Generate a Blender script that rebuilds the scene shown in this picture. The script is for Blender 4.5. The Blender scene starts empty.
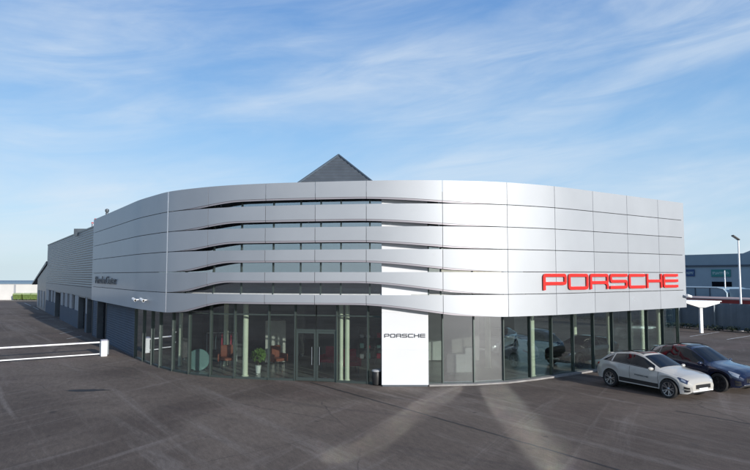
import bpy, bmesh, math, random
import numpy as np
from mathutils import Vector, Matrix

random.seed(4); np.random.seed(4)
scene = bpy.context.scene
C = scene.collection
PI = math.pi

# ------------------------------------------------------------------ camera
PW, PF, CAMZ = 750.0, 595.0, 4.8
PITCH = math.atan(40.0/PF)
cam_data = bpy.data.cameras.new('camera'); cam = bpy.data.objects.new('camera', cam_data); C.objects.link(cam)
cam.location = (0, 0, CAMZ); cam.rotation_euler = (PI/2 + PITCH, 0, 0)
cam_data.sensor_width = 36.0; cam_data.lens = PF/PW*36.0
cam_data.clip_start = 0.1; cam_data.clip_end = 3000
scene.camera = cam

# ------------------------------------------------------------------ sun and sky
SUN_AZ, SUN_EL = math.radians(36.3), math.radians(13.6)       # from -Y towards +X
sd = bpy.data.lights.new('sun', 'SUN'); so = bpy.data.objects.new('sun', sd); C.objects.link(so)
sd.energy = 5.0; sd.angle = math.radians(0.5); sd.color = (1.0, 0.95, 0.88)
sun_dir = Vector((math.sin(SUN_AZ)*math.cos(SUN_EL), -math.cos(SUN_AZ)*math.cos(SUN_EL), math.sin(SUN_EL)))
so.rotation_euler = sun_dir.to_track_quat('Z', 'Y').to_euler(); so.location = (30, -40, 40)

CLOUD_LOC = (3.0, 3.0, 9.0); CLOUD_TILT = -9
world = bpy.data.worlds.new('World'); scene.world = world; world.use_nodes = True
def build_world():
    nt = world.node_tree; nt.nodes.clear(); N = nt.nodes.new; L = nt.links.new
    out = N('ShaderNodeOutputWorld'); bg = N('ShaderNodeBackground'); bg.inputs['Strength'].default_value = 0.15
    L(bg.outputs[0], out.inputs[0])
    tc = N('ShaderNodeTexCoord'); sep = N('ShaderNodeSeparateXYZ'); L(tc.outputs['Generated'], sep.inputs[0])
    mx = N('ShaderNodeMath'); mx.operation = 'MAXIMUM'; L(sep.outputs[2], mx.inputs[0]); mx.inputs[1].default_value = 0.012
    cmb = N('ShaderNodeCombineXYZ'); L(sep.outputs[0], cmb.inputs[0]); L(sep.outputs[1], cmb.inputs[1]); L(mx.outputs[0], cmb.inputs[2])
    sky = N('ShaderNodeTexSky'); sky.sky_type = 'NISHITA'; sky.sun_disc = False
    sky.sun_elevation = SUN_EL; sky.sun_rotation = PI - SUN_AZ
    sky.air_density = 1.0; sky.dust_density = 0.6; sky.ozone_density = 1.5
    L(cmb.outputs[0], sky.inputs[0])
    # cirrus wisps drawn out along slightly tilted bands
    mp = N('ShaderNodeMapping'); mp.vector_type = 'TEXTURE'; mp.inputs['Rotation'].default_value = (0, math.radians(CLOUD_TILT), 0); mp.inputs['Scale'].default_value = (1/1.1, 1/1.1, 1/3.6); mp.inputs['Location'].default_value = CLOUD_LOC
    L(cmb.outputs[0], mp.inputs[0])
    n1 = N('ShaderNodeTexNoise'); n1.inputs['Scale'].default_value = 1.5; n1.inputs['Detail'].default_value = 7; n1.inputs['Roughness'].default_value = 0.55; n1.inputs['Distortion'].default_value = 0.55
    L(mp.outputs[0], n1.inputs['Vector'])
    mp2 = N('ShaderNodeMapping'); mp2.vector_type = 'TEXTURE'; mp2.inputs['Rotation'].default_value = (0, math.radians(CLOUD_TILT), 0); mp2.inputs['Scale'].default_value = (1/2.4, 1/2.4, 1/13.0); mp2.inputs['Location'].default_value = (0.4, 7, 0)
    L(cmb.outputs[0], mp2.inputs[0])
    n2 = N('ShaderNodeTexNoise'); n2.inputs['Scale'].default_value = 1.6; n2.inputs['Detail'].default_value = 9; n2.inputs['Roughness'].default_value = 0.58; n2.inputs['Distortion'].default_value = 0.9
    L(mp2.outputs[0], n2.inputs['Vector'])
    r1 = N('ShaderNodeMapRange'); r1.interpolation_type = 'SMOOTHSTEP'; r1.inputs[1].default_value = 0.34; r1.inputs[2].default_value = 0.68; L(n1.outputs[0], r1.inputs[0])
    r2 = N('ShaderNodeMapRange'); r2.inputs[1].default_value = 0.30; r2.inputs[2].default_value = 0.75; r2.inputs[3].default_value = 0.25; r2.inputs[4].default_value = 1.0; L(n2.outputs[0], r2.inputs[0])
    mu = N('ShaderNodeMath'); mu.operation = 'MULTIPLY'; L(r1.outputs[0], mu.inputs[0]); L(r2.outputs[0], mu.inputs[1])
    mu2 = N('ShaderNodeMath'); mu2.operation = 'MULTIPLY'; L(mu.outputs[0], mu2.inputs[0]); mu2.inputs[1].default_value = 0.76
    tint = N('ShaderNodeMix'); tint.data_type = 'RGBA'; tint.blend_type = 'MULTIPLY'; tint.inputs[0].default_value = 1.0
    L(sky.outputs[0], tint.inputs[6]); tint.inputs[7].default_value = (0.9, 1.05, 1.25, 1)
    ramp = N('ShaderNodeValToRGB'); cr_ = ramp.color_ramp; k = 1/0.15*0.1
    stops = [(0.0, (0.56, 0.72, 0.86)), (0.09, (0.46, 0.665, 0.875)), (0.22, (0.27, 0.52, 0.84)), (0.42, (0.10, 0.295, 0.68)), (0.58, (0.045, 0.15, 0.40)), (1.0, (0.02, 0.065, 0.21))]
    while len(cr_.elements) < len(stops): cr_.elements.new(0.5)
    for e, (p, c) in zip(cr_.elements, stops): e.position = p; e.color = (*[q*k for q in c], 1)
    L(mx.outputs[0], ramp.inputs[0])
    sc10 = N('ShaderNodeVectorMath'); sc10.operation = 'SCALE'; sc10.inputs[3].default_value = 10.0; L(ramp.outputs[0], sc10.inputs[0])
    m1 = N('ShaderNodeMix'); m1.data_type = 'RGBA'; m1.inputs[0].default_value = 0.78; L(tint.outputs[2], m1.inputs[6]); L(sc10.outputs[0], m1.inputs[7])
    m2 = N('ShaderNodeMix'); m2.data_type = 'RGBA'; L(mu2.outputs[0], m2.inputs[0]); L(m1.outputs[2], m2.inputs[6]); m2.inputs[7].default_value = (4.9, 5.5, 6.1, 1)
    L(m2.outputs[2], bg.inputs['Color'])
    return sky, tint
build_world()

scene.view_settings.view_transform = 'Standard'; scene.view_settings.look = 'None'
scene.view_settings.gamma = 1.0; scene.view_settings.exposure = 0.0; scene.view_settings.use_curve_mapping = False
scene.render.engine = 'CYCLES'
cy = scene.cycles
cy.use_denoising = True
cy.max_bounces = 10; cy.transparent_max_bounces = 24; cy.glossy_bounces = 6
cy.caustics_reflective = True; cy.blur_glossy = 0.0
cy.sample_clamp_indirect = 0.0

# ------------------------------------------------------------------ geometry of the photograph, used for measuring positions
def ray(u, v):
    x, y, z = (u-375)/PF, 1.0, (235-v)/PF
    return x, y*math.cos(PITCH)-z*math.sin(PITCH), y*math.sin(PITCH)+z*math.cos(PITCH)
def at(u, v, Z=0.0):
    x, y, z = ray(u, v); t = (Z-CAMZ)/z
    return Vector((x*t, y*t, Z))
def atd(u, v, Y):
    x, y, z = ray(u, v); t = Y/y
    return Vector((x*t, Y, CAMZ+z*t))
def proj_u(x, y, z):
    z -= CAMZ
    return 375 + PF*x/(y*math.cos(PITCH)+z*math.sin(PITCH))

# ------------------------------------------------------------------ materials
MATS = {}
def mat(name, color, rough=0.5, metal=0.0, noise=0.0, nscale=4.0, bump=0.0, bscale=40.0, coat=0.0, coat_rough=0.03, spec=None, emit=None, stretch=(1, 1, 1)):
    if name in MATS: return MATS[name]
    m = bpy.data.materials.new(name); m.use_nodes = True; nt = m.node_tree
    b = nt.nodes['Principled BSDF']; N = nt.nodes.new; L = nt.links.new
    b.inputs['Base Color'].default_value = (*color, 1); b.inputs['Roughness'].default_value = rough; b.inputs['Metallic'].default_value = metal
    if coat: b.inputs['Coat Weight'].default_value = coat; b.inputs['Coat Roughness'].default_value = coat_rough
    if spec is not None: b.inputs['Specular IOR Level'].default_value = spec
    if emit: b.inputs['Emission Color'].default_value = (*emit[0], 1); b.inputs['Emission Strength'].default_value = emit[1]
    if noise or bump:
        tc = N('ShaderNodeTexCoord'); mp = N('ShaderNodeMapping'); mp.inputs['Scale'].default_value = stretch; L(tc.outputs['Object'], mp.inputs[0])
    if noise:
        n = N('ShaderNodeTexNoise'); n.inputs['Scale'].default_value = nscale; n.inputs['Detail'].default_value = 6; n.inputs['Roughness'].default_value = 0.6
        L(mp.outputs[0], n.inputs['Vector'])
        r = N('ShaderNodeMapRange'); r.inputs[1].default_value = 0.3; r.inputs[2].default_value = 0.7; r.inputs[3].default_value = 1-noise; r.inputs[4].default_value = 1+noise
        L(n.outputs[0], r.inputs[0])
        x = N('ShaderNodeMix'); x.data_type = 'RGBA'; x.blend_type = 'MULTIPLY'; x.inputs[0].default_value = 1
        x.inputs[6].default_value = (*color, 1); L(r.outputs[0], x.inputs[7]); L(x.outputs[2], b.inputs['Base Color'])
        r2 = N('ShaderNodeMapRange'); r2.inputs[1].default_value = 0.3; r2.inputs[2].default_value = 0.7; r2.inputs[3].default_value = max(0.02, rough-0.4*noise*rough); r2.inputs[4].default_value = min(1, rough+0.4*noise*rough)
        L(n.outputs[0], r2.inputs[0]); L(r2.outputs[0], b.inputs['Roughness'])
    if bump:
        n3 = N('ShaderNodeTexNoise'); n3.inputs['Scale'].default_value = bscale; n3.inputs['Detail'].default_value = 4; L(mp.outputs[0], n3.inputs['Vector'])
        bp = N('ShaderNodeBump'); bp.inputs['Strength'].default_value = bump; bp.inputs['Distance'].default_value = 0.02; L(n3.outputs[0], bp.inputs['Height']); L(bp.outputs[0], b.inputs['Normal'])
    MATS[name] = m
    return m
def add_panel_tone(m):
    """small tone shift from panel to panel, read from a face attribute"""
    nt = m.node_tree; b = nt.nodes['Principled BSDF']; at_ = nt.nodes.new('ShaderNodeAttribute'); at_.attribute_name = 'panel_tone'
    src = b.inputs['Base Color'].links[0].from_socket; x = nt.nodes.new('ShaderNodeMix'); x.data_type = 'RGBA'; x.blend_type = 'MULTIPLY'; x.inputs[0].default_value = 1
    nt.links.new(src, x.inputs[6]); nt.links.new(at_.outputs['Fac'], x.inputs[7]); nt.links.new(x.outputs[2], b.inputs['Base Color'])

def glass_mat(name, tint, base_refl, rough=0.0):
    if name in MATS: return MATS[name]
    m = bpy.data.materials.new(name); m.use_nodes = True; nt = m.node_tree; nt.nodes.clear(); N = nt.nodes.new; L = nt.links.new
    out = N('ShaderNodeOutputMaterial'); mix = N('ShaderNodeMixShader'); L(mix.outputs[0], out.inputs[0])
    tr = N('ShaderNodeBsdfTransparent'); tr.inputs[0].default_value = (*tint, 1)
    gl = N('ShaderNodeBsdfGlossy'); gl.inputs['Roughness'].default_value = rough; gl.inputs[0].default_value = (0.93, 0.97, 1.0, 1)
    lw = N('ShaderNodeLayerWeight'); lw.inputs[0].default_value = 0.5          # facing = 1 - cos, the same on both faces of the pane
    fr = N('ShaderNodeMath'); fr.operation = 'POWER'; L(lw.outputs['Facing'], fr.inputs[0]); fr.inputs[1].default_value = 4.2
    r = N('ShaderNodeMapRange'); r.inputs[3].default_value = base_refl; r.inputs[4].default_value = 1.0
    L(fr.outputs[0], r.inputs[0]); L(r.outputs[0], mix.inputs[0]); L(tr.outputs[0], mix.inputs[1]); L(gl.outputs[0], mix.inputs[2])
    # very slight roll-wave distortion of float glass
    tc = N('ShaderNodeTexCoord'); n = N('ShaderNodeTexNoise'); n.inputs['Scale'].default_value = 0.8; n.inputs['Detail'].default_value = 1; L(tc.outputs['Object'], n.inputs['Vector'])
    bp = N('ShaderNodeBump'); bp.inputs['Strength'].default_value = 0.05; bp.inputs['Distance'].default_value = 0.02; L(n.outputs[0], bp.inputs['Height']); L(bp.outputs[0], gl.inputs['Normal'])
    MATS[name] = m
    return m

def asphalt_mat():
    m = bpy.data.materials.new('asphalt'); m.use_nodes = True; nt = m.node_tree; b = nt.nodes['Principled BSDF']; N = nt.nodes.new; L = nt.links.new
    tc = N('ShaderNodeTexCoord')
    def noise(scale, detail, rough, rot=0, st=(1, 1, 1), dist=0, loc=(0, 0, 0)):
        mp = N('ShaderNodeMapping'); mp.vector_type = 'TEXTURE'; mp.inputs['Rotation'].default_value = (0, 0, math.radians(rot)); mp.inputs['Scale'].default_value = (1/st[0], 1/st[1], 1/st[2]); mp.inputs['Location'].default_value = loc
        L(tc.outputs['Object'], mp.inputs[0])
        n = N('ShaderNodeTexNoise'); n.inputs['Scale'].default_value = scale; n.inputs['Detail'].default_value = detail; n.inputs['Roughness'].default_value = rough; n.inputs['Distortion'].default_value = dist
        L(mp.outputs[0], n.inputs['Vector']); return n
    def rng(src, a, bb, c, d, smooth=True):
        r = N('ShaderNodeMapRange'); r.inputs[1].default_value = a; r.inputs[2].default_value = bb; r.inputs[3].default_value = c; r.inputs[4].default_value = d
        if smooth: r.interpolation_type = 'SMOOTHSTEP'
        L(src, r.inputs[0]); return r.outputs[0]
    def mixc(f, a, bcol, kind='MIX'):
        x = N('ShaderNodeMix'); x.data_type = 'RGBA'; x.blend_type = kind
        if isinstance(f, (int, float)): x.inputs[0].default_value = f
        else: L(f, x.inputs[0])
        for s, i in ((a, 6), (bcol, 7)):
            if isinstance(s, tuple): x.inputs[i].default_value = (*s, 1)
            else: L(s, x.inputs[i])
        return x.outputs[2]
    big = noise(0.10, 5, 0.6, 0, (1, 1, 1), 0.8)
    col = mixc(rng(big.outputs[0], 0.36, 0.66, 0, 1), (0.092, 0.071, 0.059), (0.164, 0.132, 0.109))
    # dusty tyre sweeps in several directions
    s1 = noise(0.42, 8, 0.66, 128, (0.13, 1.9, 1), 0.9)
    col = mixc(rng(s1.outputs[0], 0.50, 0.72, 0, 0.60), col, (0.235, 0.205, 0.185))
    s2 = noise(0.5, 8, 0.66, 62, (0.10, 1.7, 1), 1.2, (7, 3, 0))
    col = mixc(rng(s2.outputs[0], 0.53, 0.74, 0, 0.5), col, (0.25, 0.215, 0.195))
    s3 = noise(0.45, 7, 0.64, 150, (0.14, 2.1, 1), 1.0, (21, 9, 0))
    col = mixc(rng(s3.outputs[0], 0.55, 0.76, 0, 0.55), col, (0.060, 0.051, 0.050))
    pt = noise(0.8, 5, 0.6, 0, (1, 1, 1), 0.4, (50, 9, 0))
    col = mixc(rng(pt.outputs[0], 0.62, 0.72, 0, 0.45), col, (0.07, 0.06, 0.056))
    pink = noise(0.16, 3, 0.5, 30, (0.5, 1.2, 1), 0.2, (4, 44, 0))
    col = mixc(rng(pink.outputs[0], 0.52, 0.7, 0, 0.35), col, (0.185, 0.130, 0.115))
    # oil spots
    oil = noise(1.3, 3, 0.55, 0, (1, 1, 1), 0.3, (90, 31, 0))
    col = mixc(rng(oil.outputs[0], 0.70, 0.76, 0, 0.6), col, (0.035, 0.03, 0.03))
    fine = noise(5.0, 7, 0.75, 115, (0.4, 1.3, 1), 0.3)
    fcol = N('ShaderNodeCombineColor'); fv = rng(fine.outputs[0], 0.3, 0.72, 0.76, 1.30, False)
    for i in range(3): L(fv, fcol.inputs[i])
    col = mixc(1.0, col, fcol.outputs[0], 'MULTIPLY')
    # hairline cracks
    vo = N('ShaderNodeTexVoronoi'); vo.feature = 'DISTANCE_TO_EDGE'; vo.inputs['Scale'].default_value = 0.16
    wob = noise(0.7, 5, 0.6); wm = N('ShaderNodeMix'); wm.data_type = 'RGBA'; wm.blend_type = 'ADD'; wm.inputs[0].default_value = 0.35
    L(tc.outputs['Object'], wm.inputs[6]); L(wob.outputs[1], wm.inputs[7]); L(wm.outputs[2], vo.inputs['Vector'])
    ck = rng(vo.outputs[0], 0.0, 0.005, 0.6, 0.0); gate = rng(big.outputs[0], 0.45, 0.6, 0.0, 1.0)
    cm = N('ShaderNodeMath'); cm.operation = 'MULTIPLY'; L(ck, cm.inputs[0]); L(gate, cm.inputs[1])
    col = mixc(cm.outputs[0], col, (0.03, 0.027, 0.027))
    gr = noise(30, 3, 0.75)
    gcol = N('ShaderNodeCombineColor')
    g = rng(gr.outputs[0], 0.3, 0.7, 0.72, 1.30, False)
    for i in range(3): L(g, gcol.inputs[i])
    col = mixc(1.0, col, gcol.outputs[0], 'MULTIPLY')
    L(col, b.inputs['Base Color']); b.inputs['Roughness'].default_value = 0.86; b.inputs['Specular IOR Level'].default_value = 0.3
    bp = N('ShaderNodeBump'); bp.inputs['Strength'].default_value = 0.35; bp.inputs['Distance'].default_value = 0.01; L(gr.outputs[0], bp.inputs['Height']); L(bp.outputs[0], b.inputs['Normal'])
    return m

M_ASPH = asphalt_mat()
M_SEAM = mat('tar_seam', (0.022, 0.02, 0.021), 0.7, noise=0.4, nscale=3)
M_PAINT = mat('road_paint', (0.55, 0.55, 0.54), 0.7, noise=0.3, nscale=2.5)
M_CLAD = mat('silver_cladding', (0.48, 0.50, 0.525), 0.68, 0.89, noise=0.03, nscale=0.7, bump=0.10, bscale=0.55, coat=0.22, coat_rough=0.16)
add_panel_tone(M_CLAD)
M_LIP = mat('cladding_return', (0.36, 0.34, 0.37), 0.5, 0.4)
M_CLADPLAIN = mat('silver_sheet', (0.60, 0.61, 0.63), 0.44, 0.7, noise=0.03)
M_LITEDGE_RAIL = mat('lit_edge_and_rail', (0.7, 0.7, 0.72), 0.35, 0.5)  # pale tone painted for a sunlit panel edge; also the clothes rail metal
M_DARK = mat('dark_backing', (0.03, 0.032, 0.036), 0.7)
M_FRAME = mat('window_metal', (0.075, 0.095, 0.09), 0.4, 0.5)
M_GLASS = glass_mat('facade_glass', (0.84, 0.89, 0.87), 0.14, 0.0)
M_GLASSUP = glass_mat('upper_glass', (0.72, 0.78, 0.80), 0.30, 0.0)
M_GLASSBOOST = glass_mat('boosted_glass', (0.86, 0.87, 0.85), 0.50, 0.07)  # added reflectance, no known film, to strengthen sun strips on the forecourt
M_COLUMN = mat('cream_column', (0.74, 0.75, 0.60), 0.5, noise=0.06, nscale=2)
M_SOFFIT = mat('soffit', (0.5, 0.51, 0.52), 0.5, noise=0.05)
M_TILE = mat('showroom_tile', (0.28, 0.28, 0.27), 0.25, noise=0.12, nscale=1.2)
M_INWALL = mat('inner_wall', (0.16, 0.16, 0.155), 0.8, noise=0.2, nscale=0.7)
M_CEIL = mat('inner_ceiling', (0.45, 0.46, 0.45), 0.8, noise=0.1)
M_ROOF = mat('roof_membrane', (0.22, 0.22, 0.22), 0.9, noise=0.2, nscale=0.5)
M_WHITE = mat('white_panel', (0.66, 0.67, 0.69), 0.35, noise=0.02, nscale=1)
M_WPAINT = mat('white_metal', (0.78, 0.79, 0.80), 0.4, noise=0.05, nscale=2)
M_RED = mat('red_letter', (0.72, 0.022, 0.015), 0.35)
M_GREYLET = mat('grey_letter', (0.055, 0.06, 0.07), 0.4)
M_STEEL = mat('dark_steel', (0.12, 0.14, 0.16), 0.45, 0.5, noise=0.12, nscale=1.5)
M_CORR = mat('corrugated_grey', (0.20, 0.215, 0.23), 0.45, 0.45, noise=0.14, nscale=1.0, stretch=(0.3, 0.3, 3))
M_CORRLOW = mat('corrugated_dark', (0.085, 0.11, 0.15), 0.7, 0.1, noise=0.12, nscale=1.0, spec=0.2)
M_PIER = mat('pale_pier', (0.36, 0.37, 0.385), 0.7, noise=0.1)
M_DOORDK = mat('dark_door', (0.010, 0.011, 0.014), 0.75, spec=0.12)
M_BLACK = mat('black_plastic', (0.016, 0.016, 0.017), 0.5)
M_RUBBER = mat('tyre_rubber', (0.018, 0.018, 0.019), 0.8)
M_RIM = mat('alloy', (0.42, 0.43, 0.45), 0.28, 0.9)
M_RIMDK = mat('dark_alloy', (0.05, 0.052, 0.056), 0.3, 0.7)
M_CARGLASS = mat('car_glass', (0.008, 0.011, 0.016), 0.03, 0.0, spec=0.32)
M_CARWHITE = mat('chalk_paint', (0.47, 0.455, 0.42), 0.35, 0.0, coat=1.0)
M_CARBLUE = mat('navy_paint', (0.006, 0.012, 0.040), 0.25, 0.3, coat=1.0)
M_CARDARK = mat('graphite_paint', (0.03, 0.033, 0.037), 0.25, 0.4, coat=1.0)
M_CARSILVER = mat('silver_paint', (0.45, 0.47, 0.50), 0.25, 0.6, coat=1.0)
M_LAMP = mat('lamp_lens', (0.30, 0.33, 0.38), 0.06, 0.3, coat=1.0)
M_LAMPDK = mat('lamp_lens_dark', (0.035, 0.042, 0.085), 0.06, 0.2, coat=1.0)
M_REDLENS = mat('red_lens', (0.35, 0.01, 0.012), 0.15, coat=1.0)
M_FENCE = mat('fence_sheet', (0.15, 0.185, 0.215), 0.5, 0.2, noise=0.15, nscale=0.8)
M_CANOPYRED = mat('canopy_red', (0.30, 0.035, 0.03), 0.5, noise=0.15, nscale=1)
M_CANOPYTOP = mat('canopy_roof', (0.50, 0.36, 0.33), 0.6, noise=0.1, nscale=1)
M_WARE = mat('warehouse_sheet', (0.25, 0.335, 0.40), 0.55, 0.0, noise=0.08, nscale=0.4)
M_WAREDK = mat('warehouse_trim', (0.06, 0.085, 0.115), 0.6)
M_POLY = mat('shelter_sheet', (0.24, 0.33, 0.39), 0.3, noise=0.12, nscale=0.6)
M_SIGNBLUE = mat('sign_blue', (0.015, 0.06, 0.18), 0.5)
M_SIGNTEAL = mat('sign_teal', (0.02, 0.20, 0.20), 0.5)
M_LEAF = mat('leaf', (0.022, 0.034, 0.016), 0.6, noise=0.5, nscale=1.5)
M_LEAFBR = mat('leaf_bright', (0.09, 0.17, 0.025), 0.6, noise=0.4, nscale=1.5)
M_BINGREEN = mat('bin_green', (0.10, 0.145, 0.035), 0.5, noise=0.35, nscale=3)
M_WALLWHITE = mat('yard_wall', (0.66, 0.64, 0.61), 0.8, noise=0.06, nscale=0.4)
M_BLUEROOF = mat('blue_roof', (0.13, 0.20, 0.28), 0.5, noise=0.1)
M_PALE = mat('pale_hall', (0.62, 0.66, 0.70), 0.7)
M_PINK = mat('red_fabric', (0.34, 0.022, 0.05), 0.8)
M_ORANGE = mat('orange_fabric', (0.20, 0.05, 0.025), 0.7)
M_TEAL = mat('teal_board', (0.10, 0.20, 0.20), 0.4)
M_POT = mat('pot', (0.6, 0.6, 0.58), 0.6)
M_WOOD = mat('bark', (0.08, 0.06, 0.04), 0.9)
M_EARTH = mat('pale_earth', (0.30, 0.27, 0.23), 0.9, noise=0.2, nscale=0.3)

# ------------------------------------------------------------------ mesh helpers
class MB:
    def __init__(s): s.v = []; s.f = []; s.smooth = False
    def add(s, vs, fs):
        k = len(s.v); s.v += [tuple(p) for p in vs]; s.f += [tuple(i+k for i in f) for f in fs]; return s
    def box(s, x0, x1, y0, y1, z0, z1, M=None):
        p = [Vector((x, y, z)) for z in (z0, z1) for y in (y0, y1) for x in (x0, x1)]
        if M is not None: p = [M @ q for q in p]
        return s.add(p, [(0, 2, 3, 1), (4, 5, 7, 6), (0, 1, 5, 4), (2, 6, 7, 3), (0, 4, 6, 2), (1, 3, 7, 5)])
    def wallbox(s, a, b, z0, z1, t0, t1):
        """box along the ground line a-b; t0..t1 measured to the left of a->b"""
        a = Vector((a[0], a[1], 0)); b = Vector((b[0], b[1], 0)); d = (b-a).normalized(); n = Vector((-d.y, d.x, 0))
        q = [a+n*t0, b+n*t0, b+n*t1, a+n*t1]
        return s.prism(q, z0, z1)
    def prism(s, poly, z0, z1):
        n = len(poly); vs = [(p[0], p[1], z0) for p in poly]+[(p[0], p[1], z1) for p in poly]
        ar = sum(poly[i][0]*poly[(i+1) % n][1]-poly[(i+1) % n][0]*poly[i][1] for i in range(n))
        fs = [(i, (i+1) % n, (i+1) % n+n, i+n) for i in range(n)]+[tuple(range(n-1, -1, -1)), tuple(range(n, 2*n))]
        if ar < 0: fs = [tuple(reversed(f)) for f in fs]
        return s.add(vs, fs)
    def extrude(s, poly, dvec):
        """3-D polygon extruded by a vector"""
        n = len(poly); dv = Vector(dvec); vs = [Vector(p) for p in poly]+[Vector(p)+dv for p in poly]
        return s.add(vs, [(i, (i+1) % n, (i+1) % n+n, i+n) for i in range(n)]+[tuple(range(n-1, -1, -1)), tuple(range(n, 2*n))])
    def tube(s, pts, r, seg=8, cap=True):
        pts = [Vector(p) for p in pts]; rs = r if isinstance(r, (list, tuple)) else [r]*len(pts)
        rings = []
        for i, p in enumerate(pts):
            d = (pts[min(i+1, len(pts)-1)]-pts[max(i-1, 0)]).normalized()
            a = d.orthogonal().normalized() if abs(d.z) < 0.99 else Vector((1, 0, 0)); a = (a-d*a.dot(d)).normalized(); b = d.cross(a)
            rings.append([p+(a*math.cos(2*PI*k/seg)+b*math.sin(2*PI*k/seg))*rs[i] for k in range(seg)])
        vs = [q for rg in rings for q in rg]; fs = []
        for i in range(len(pts)-1):
            for k in range(seg): fs.append((i*seg+k, i*seg+(k+1) % seg, (i+1)*seg+(k+1) % seg, (i+1)*seg+k))
        if cap: fs += [tuple(range(seg-1, -1, -1)), tuple(range((len(pts)-1)*seg, len(pts)*seg))]
        return s.add(vs, fs)
    def lathe(s, prof, seg=24, M=None):
        """profile (r, z) turned round the z axis"""
        vs = [Vector((r*math.cos(2*PI*k/seg), r*math.sin(2*PI*k/seg), z)) for r, z in prof for k in range(seg)]
        if M is not None: vs = [M @ q for q in vs]
        n = len(prof); fs = []
        for i in range(n-1):
            for k in range(seg): fs.append((i*seg+k, i*seg+(k+1) % seg, (i+1)*seg+(k+1) % seg, (i+1)*seg+k))
        fs += [tuple(range(seg-1, -1, -1)), tuple(range((n-1)*seg, n*seg))]
        return s.add(vs, fs)
    def grid(s, P, close=False):
        R = len(P); K = len(P[0]); vs = [q for row in P for q in row]
        return s.add(vs, [(i*K+j, i*K+j+1, (i+1)*K+j+1, (i+1)*K+j) for i in range(R-1) for j in range(K-1)])
    def build(s, name, material, parent=None, smooth=False, recalc=True, world=True, bevel=0):
        me = bpy.data.meshes.new(name)
        off = Vector((0, 0, 0))
        if parent is not None and world:
            q = parent
            while q is not None: off += q.location; q = q.parent
        me.from_pydata([tuple(Vector(p)-off) for p in s.v], [], s.f); me.validate()
        bm = bmesh.new(); bm.from_mesh(me)
        bmesh.ops.remove_doubles(bm, verts=bm.verts, dist=1e-5)
        if recalc: bmesh.ops.recalc_face_normals(bm, faces=bm.faces)
        bm.to_mesh(me); bm.free()
        me.materials.append(material)
        if smooth: me.polygons.foreach_set('use_smooth', [True]*len(me.polygons))
        o = bpy.data.objects.new(name, me); C.objects.link(o)
        if parent is not None: o.parent = parent
        if smooth:
            try: me.set_sharp_from_angle(angle=math.radians(38))
            except Exception: pass
        if bevel:
            bv = o.modifiers.new('bevel', 'BEVEL'); bv.width = bevel; bv.segments = 2; bv.limit_method = 'ANGLE'
        return o

def tag(o, label=None, cat=None, group=None, kind=None):
    if label: o['label'] = label
    if cat: o['category'] = cat
    if group: o['group'] = group
    if kind: o['kind'] = kind
    return o
def thing(name, loc, label, cat, group=None, rz=0.0):
    o = bpy.data.objects.new(name, None); C.objects.link(o); o.location = loc; o.rotation_euler = (0, 0, rz); o.empty_display_size = 0.3
    return tag(o, label, cat, group)
def copy_tree(o, parent=None):
    c = o.copy(); C.objects.link(c)
    if parent is not None: c.parent = parent
    for ch in [x for x in bpy.data.objects if x.parent == o]: copy_tree(ch, c)
    return c

# wide square lettering made of constant-width strokes
def stroke_poly(pts, r):
    """round the inner corners of a polyline"""
    out = [Vector(pts[0])]
    for i in range(1, len(pts)-1):
        a, b, c = Vector(pts[i-1]), Vector(pts[i]), Vector(pts[i+1])
        k = min(r, (a-b).length*0.49, (c-b).length*0.49)
        p, q = b+(a-b).normalized()*k, b+(c-b).normalized()*k
        for t in np.linspace(0, 1, 6): out.append(p*(1-t)**2+b*2*t*(1-t)+q*t*t)
    out.append(Vector(pts[-1])); return out
def letter_strokes(ch, w, t):
    h = t/2; x0, x1, y0, y1 = h, w-h, h, 1-h; m = 0.46
    return {
        'P': [[(x0, 0), (x0, y1), (x1, y1), (x1, 0.40), (x0+h, 0.40)]],
        'O': [[(w/2, y0), (x0, y0), (x0, y1), (x1, y1), (x1, y0), (w/2, y0)]],
        'R': [[(x0, 0), (x0, y1), (x1, y1), (x1, 0.43), (x0+h, 0.43)], [(w*0.55, 0.43), (x1-0.1*w, 0.43), (x1, 0.30), (x1, 0)]],
        'S': [[(w, y1), (x0, y1), (x0, 0.5), (x1, 0.5), (x1, y0), (0, y0)]],
        'C': [[(w, y1), (x0, y1), (x0, y0), (w, y0)]],
        'H': [[(x0, 0), (x0, 1)], [(x1, 0), (x1, 1)], [(x0+h, 0.5), (x1-h, 0.5)]],
        'E': [[(w, y1), (x0, y1), (x0, y0), (w, y0)], [(x0+h, 0.5), (w, 0.5)]],
    }[ch]
def stroked_word(mb, word, total, height, thick, t, fill, place):
    """place(x, y, d) maps letter space (metres along, up, out of the wall) to the world"""
    pitch = total/(len(word)-1+fill); w = pitch*fill/height
    for i, ch in enumerate(word):
        for j, st in enumerate(letter_strokes(ch, w, t)):
            p = stroke_poly([(a, b, 0) for a, b in st], t*0.7)
            L_, R_ = [], []
            n = len(p); closed = (p[0]-p[-1]).length < 1e-6
            for k in range(n):
                if closed and k in (0, n-1): d = (p[1]-p[-2]).normalized()
                else: d = (p[min(k+1, n-1)]-p[max(k-1, 0)]).normalized()
                nn = Vector((-d.y, d.x, 0))
                # mitre
                if 0 < k < n-1:
                    d1 = (p[k]-p[k-1]).normalized(); c = max(0.5, abs(d.dot(d1)))
                else: c = 1
                L_.append(p[k]+nn*t/2/c); R_.append(p[k]-nn*t/2/c)
            for k in range(n-1):
                q = [L_[k], L_[k+1], R_[k+1], R_[k]]
                vs = [place(i*pitch+a.x*height, a.y*height, dd+j*0.002) for dd in (0, thick) for a in q]
                mb.add(vs, [(0, 1, 2, 3), (7, 6, 5, 4), (0, 4, 5, 1), (1, 5, 6, 2), (2, 6, 7, 3), (3, 7, 4, 0)])
    return mb

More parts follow.
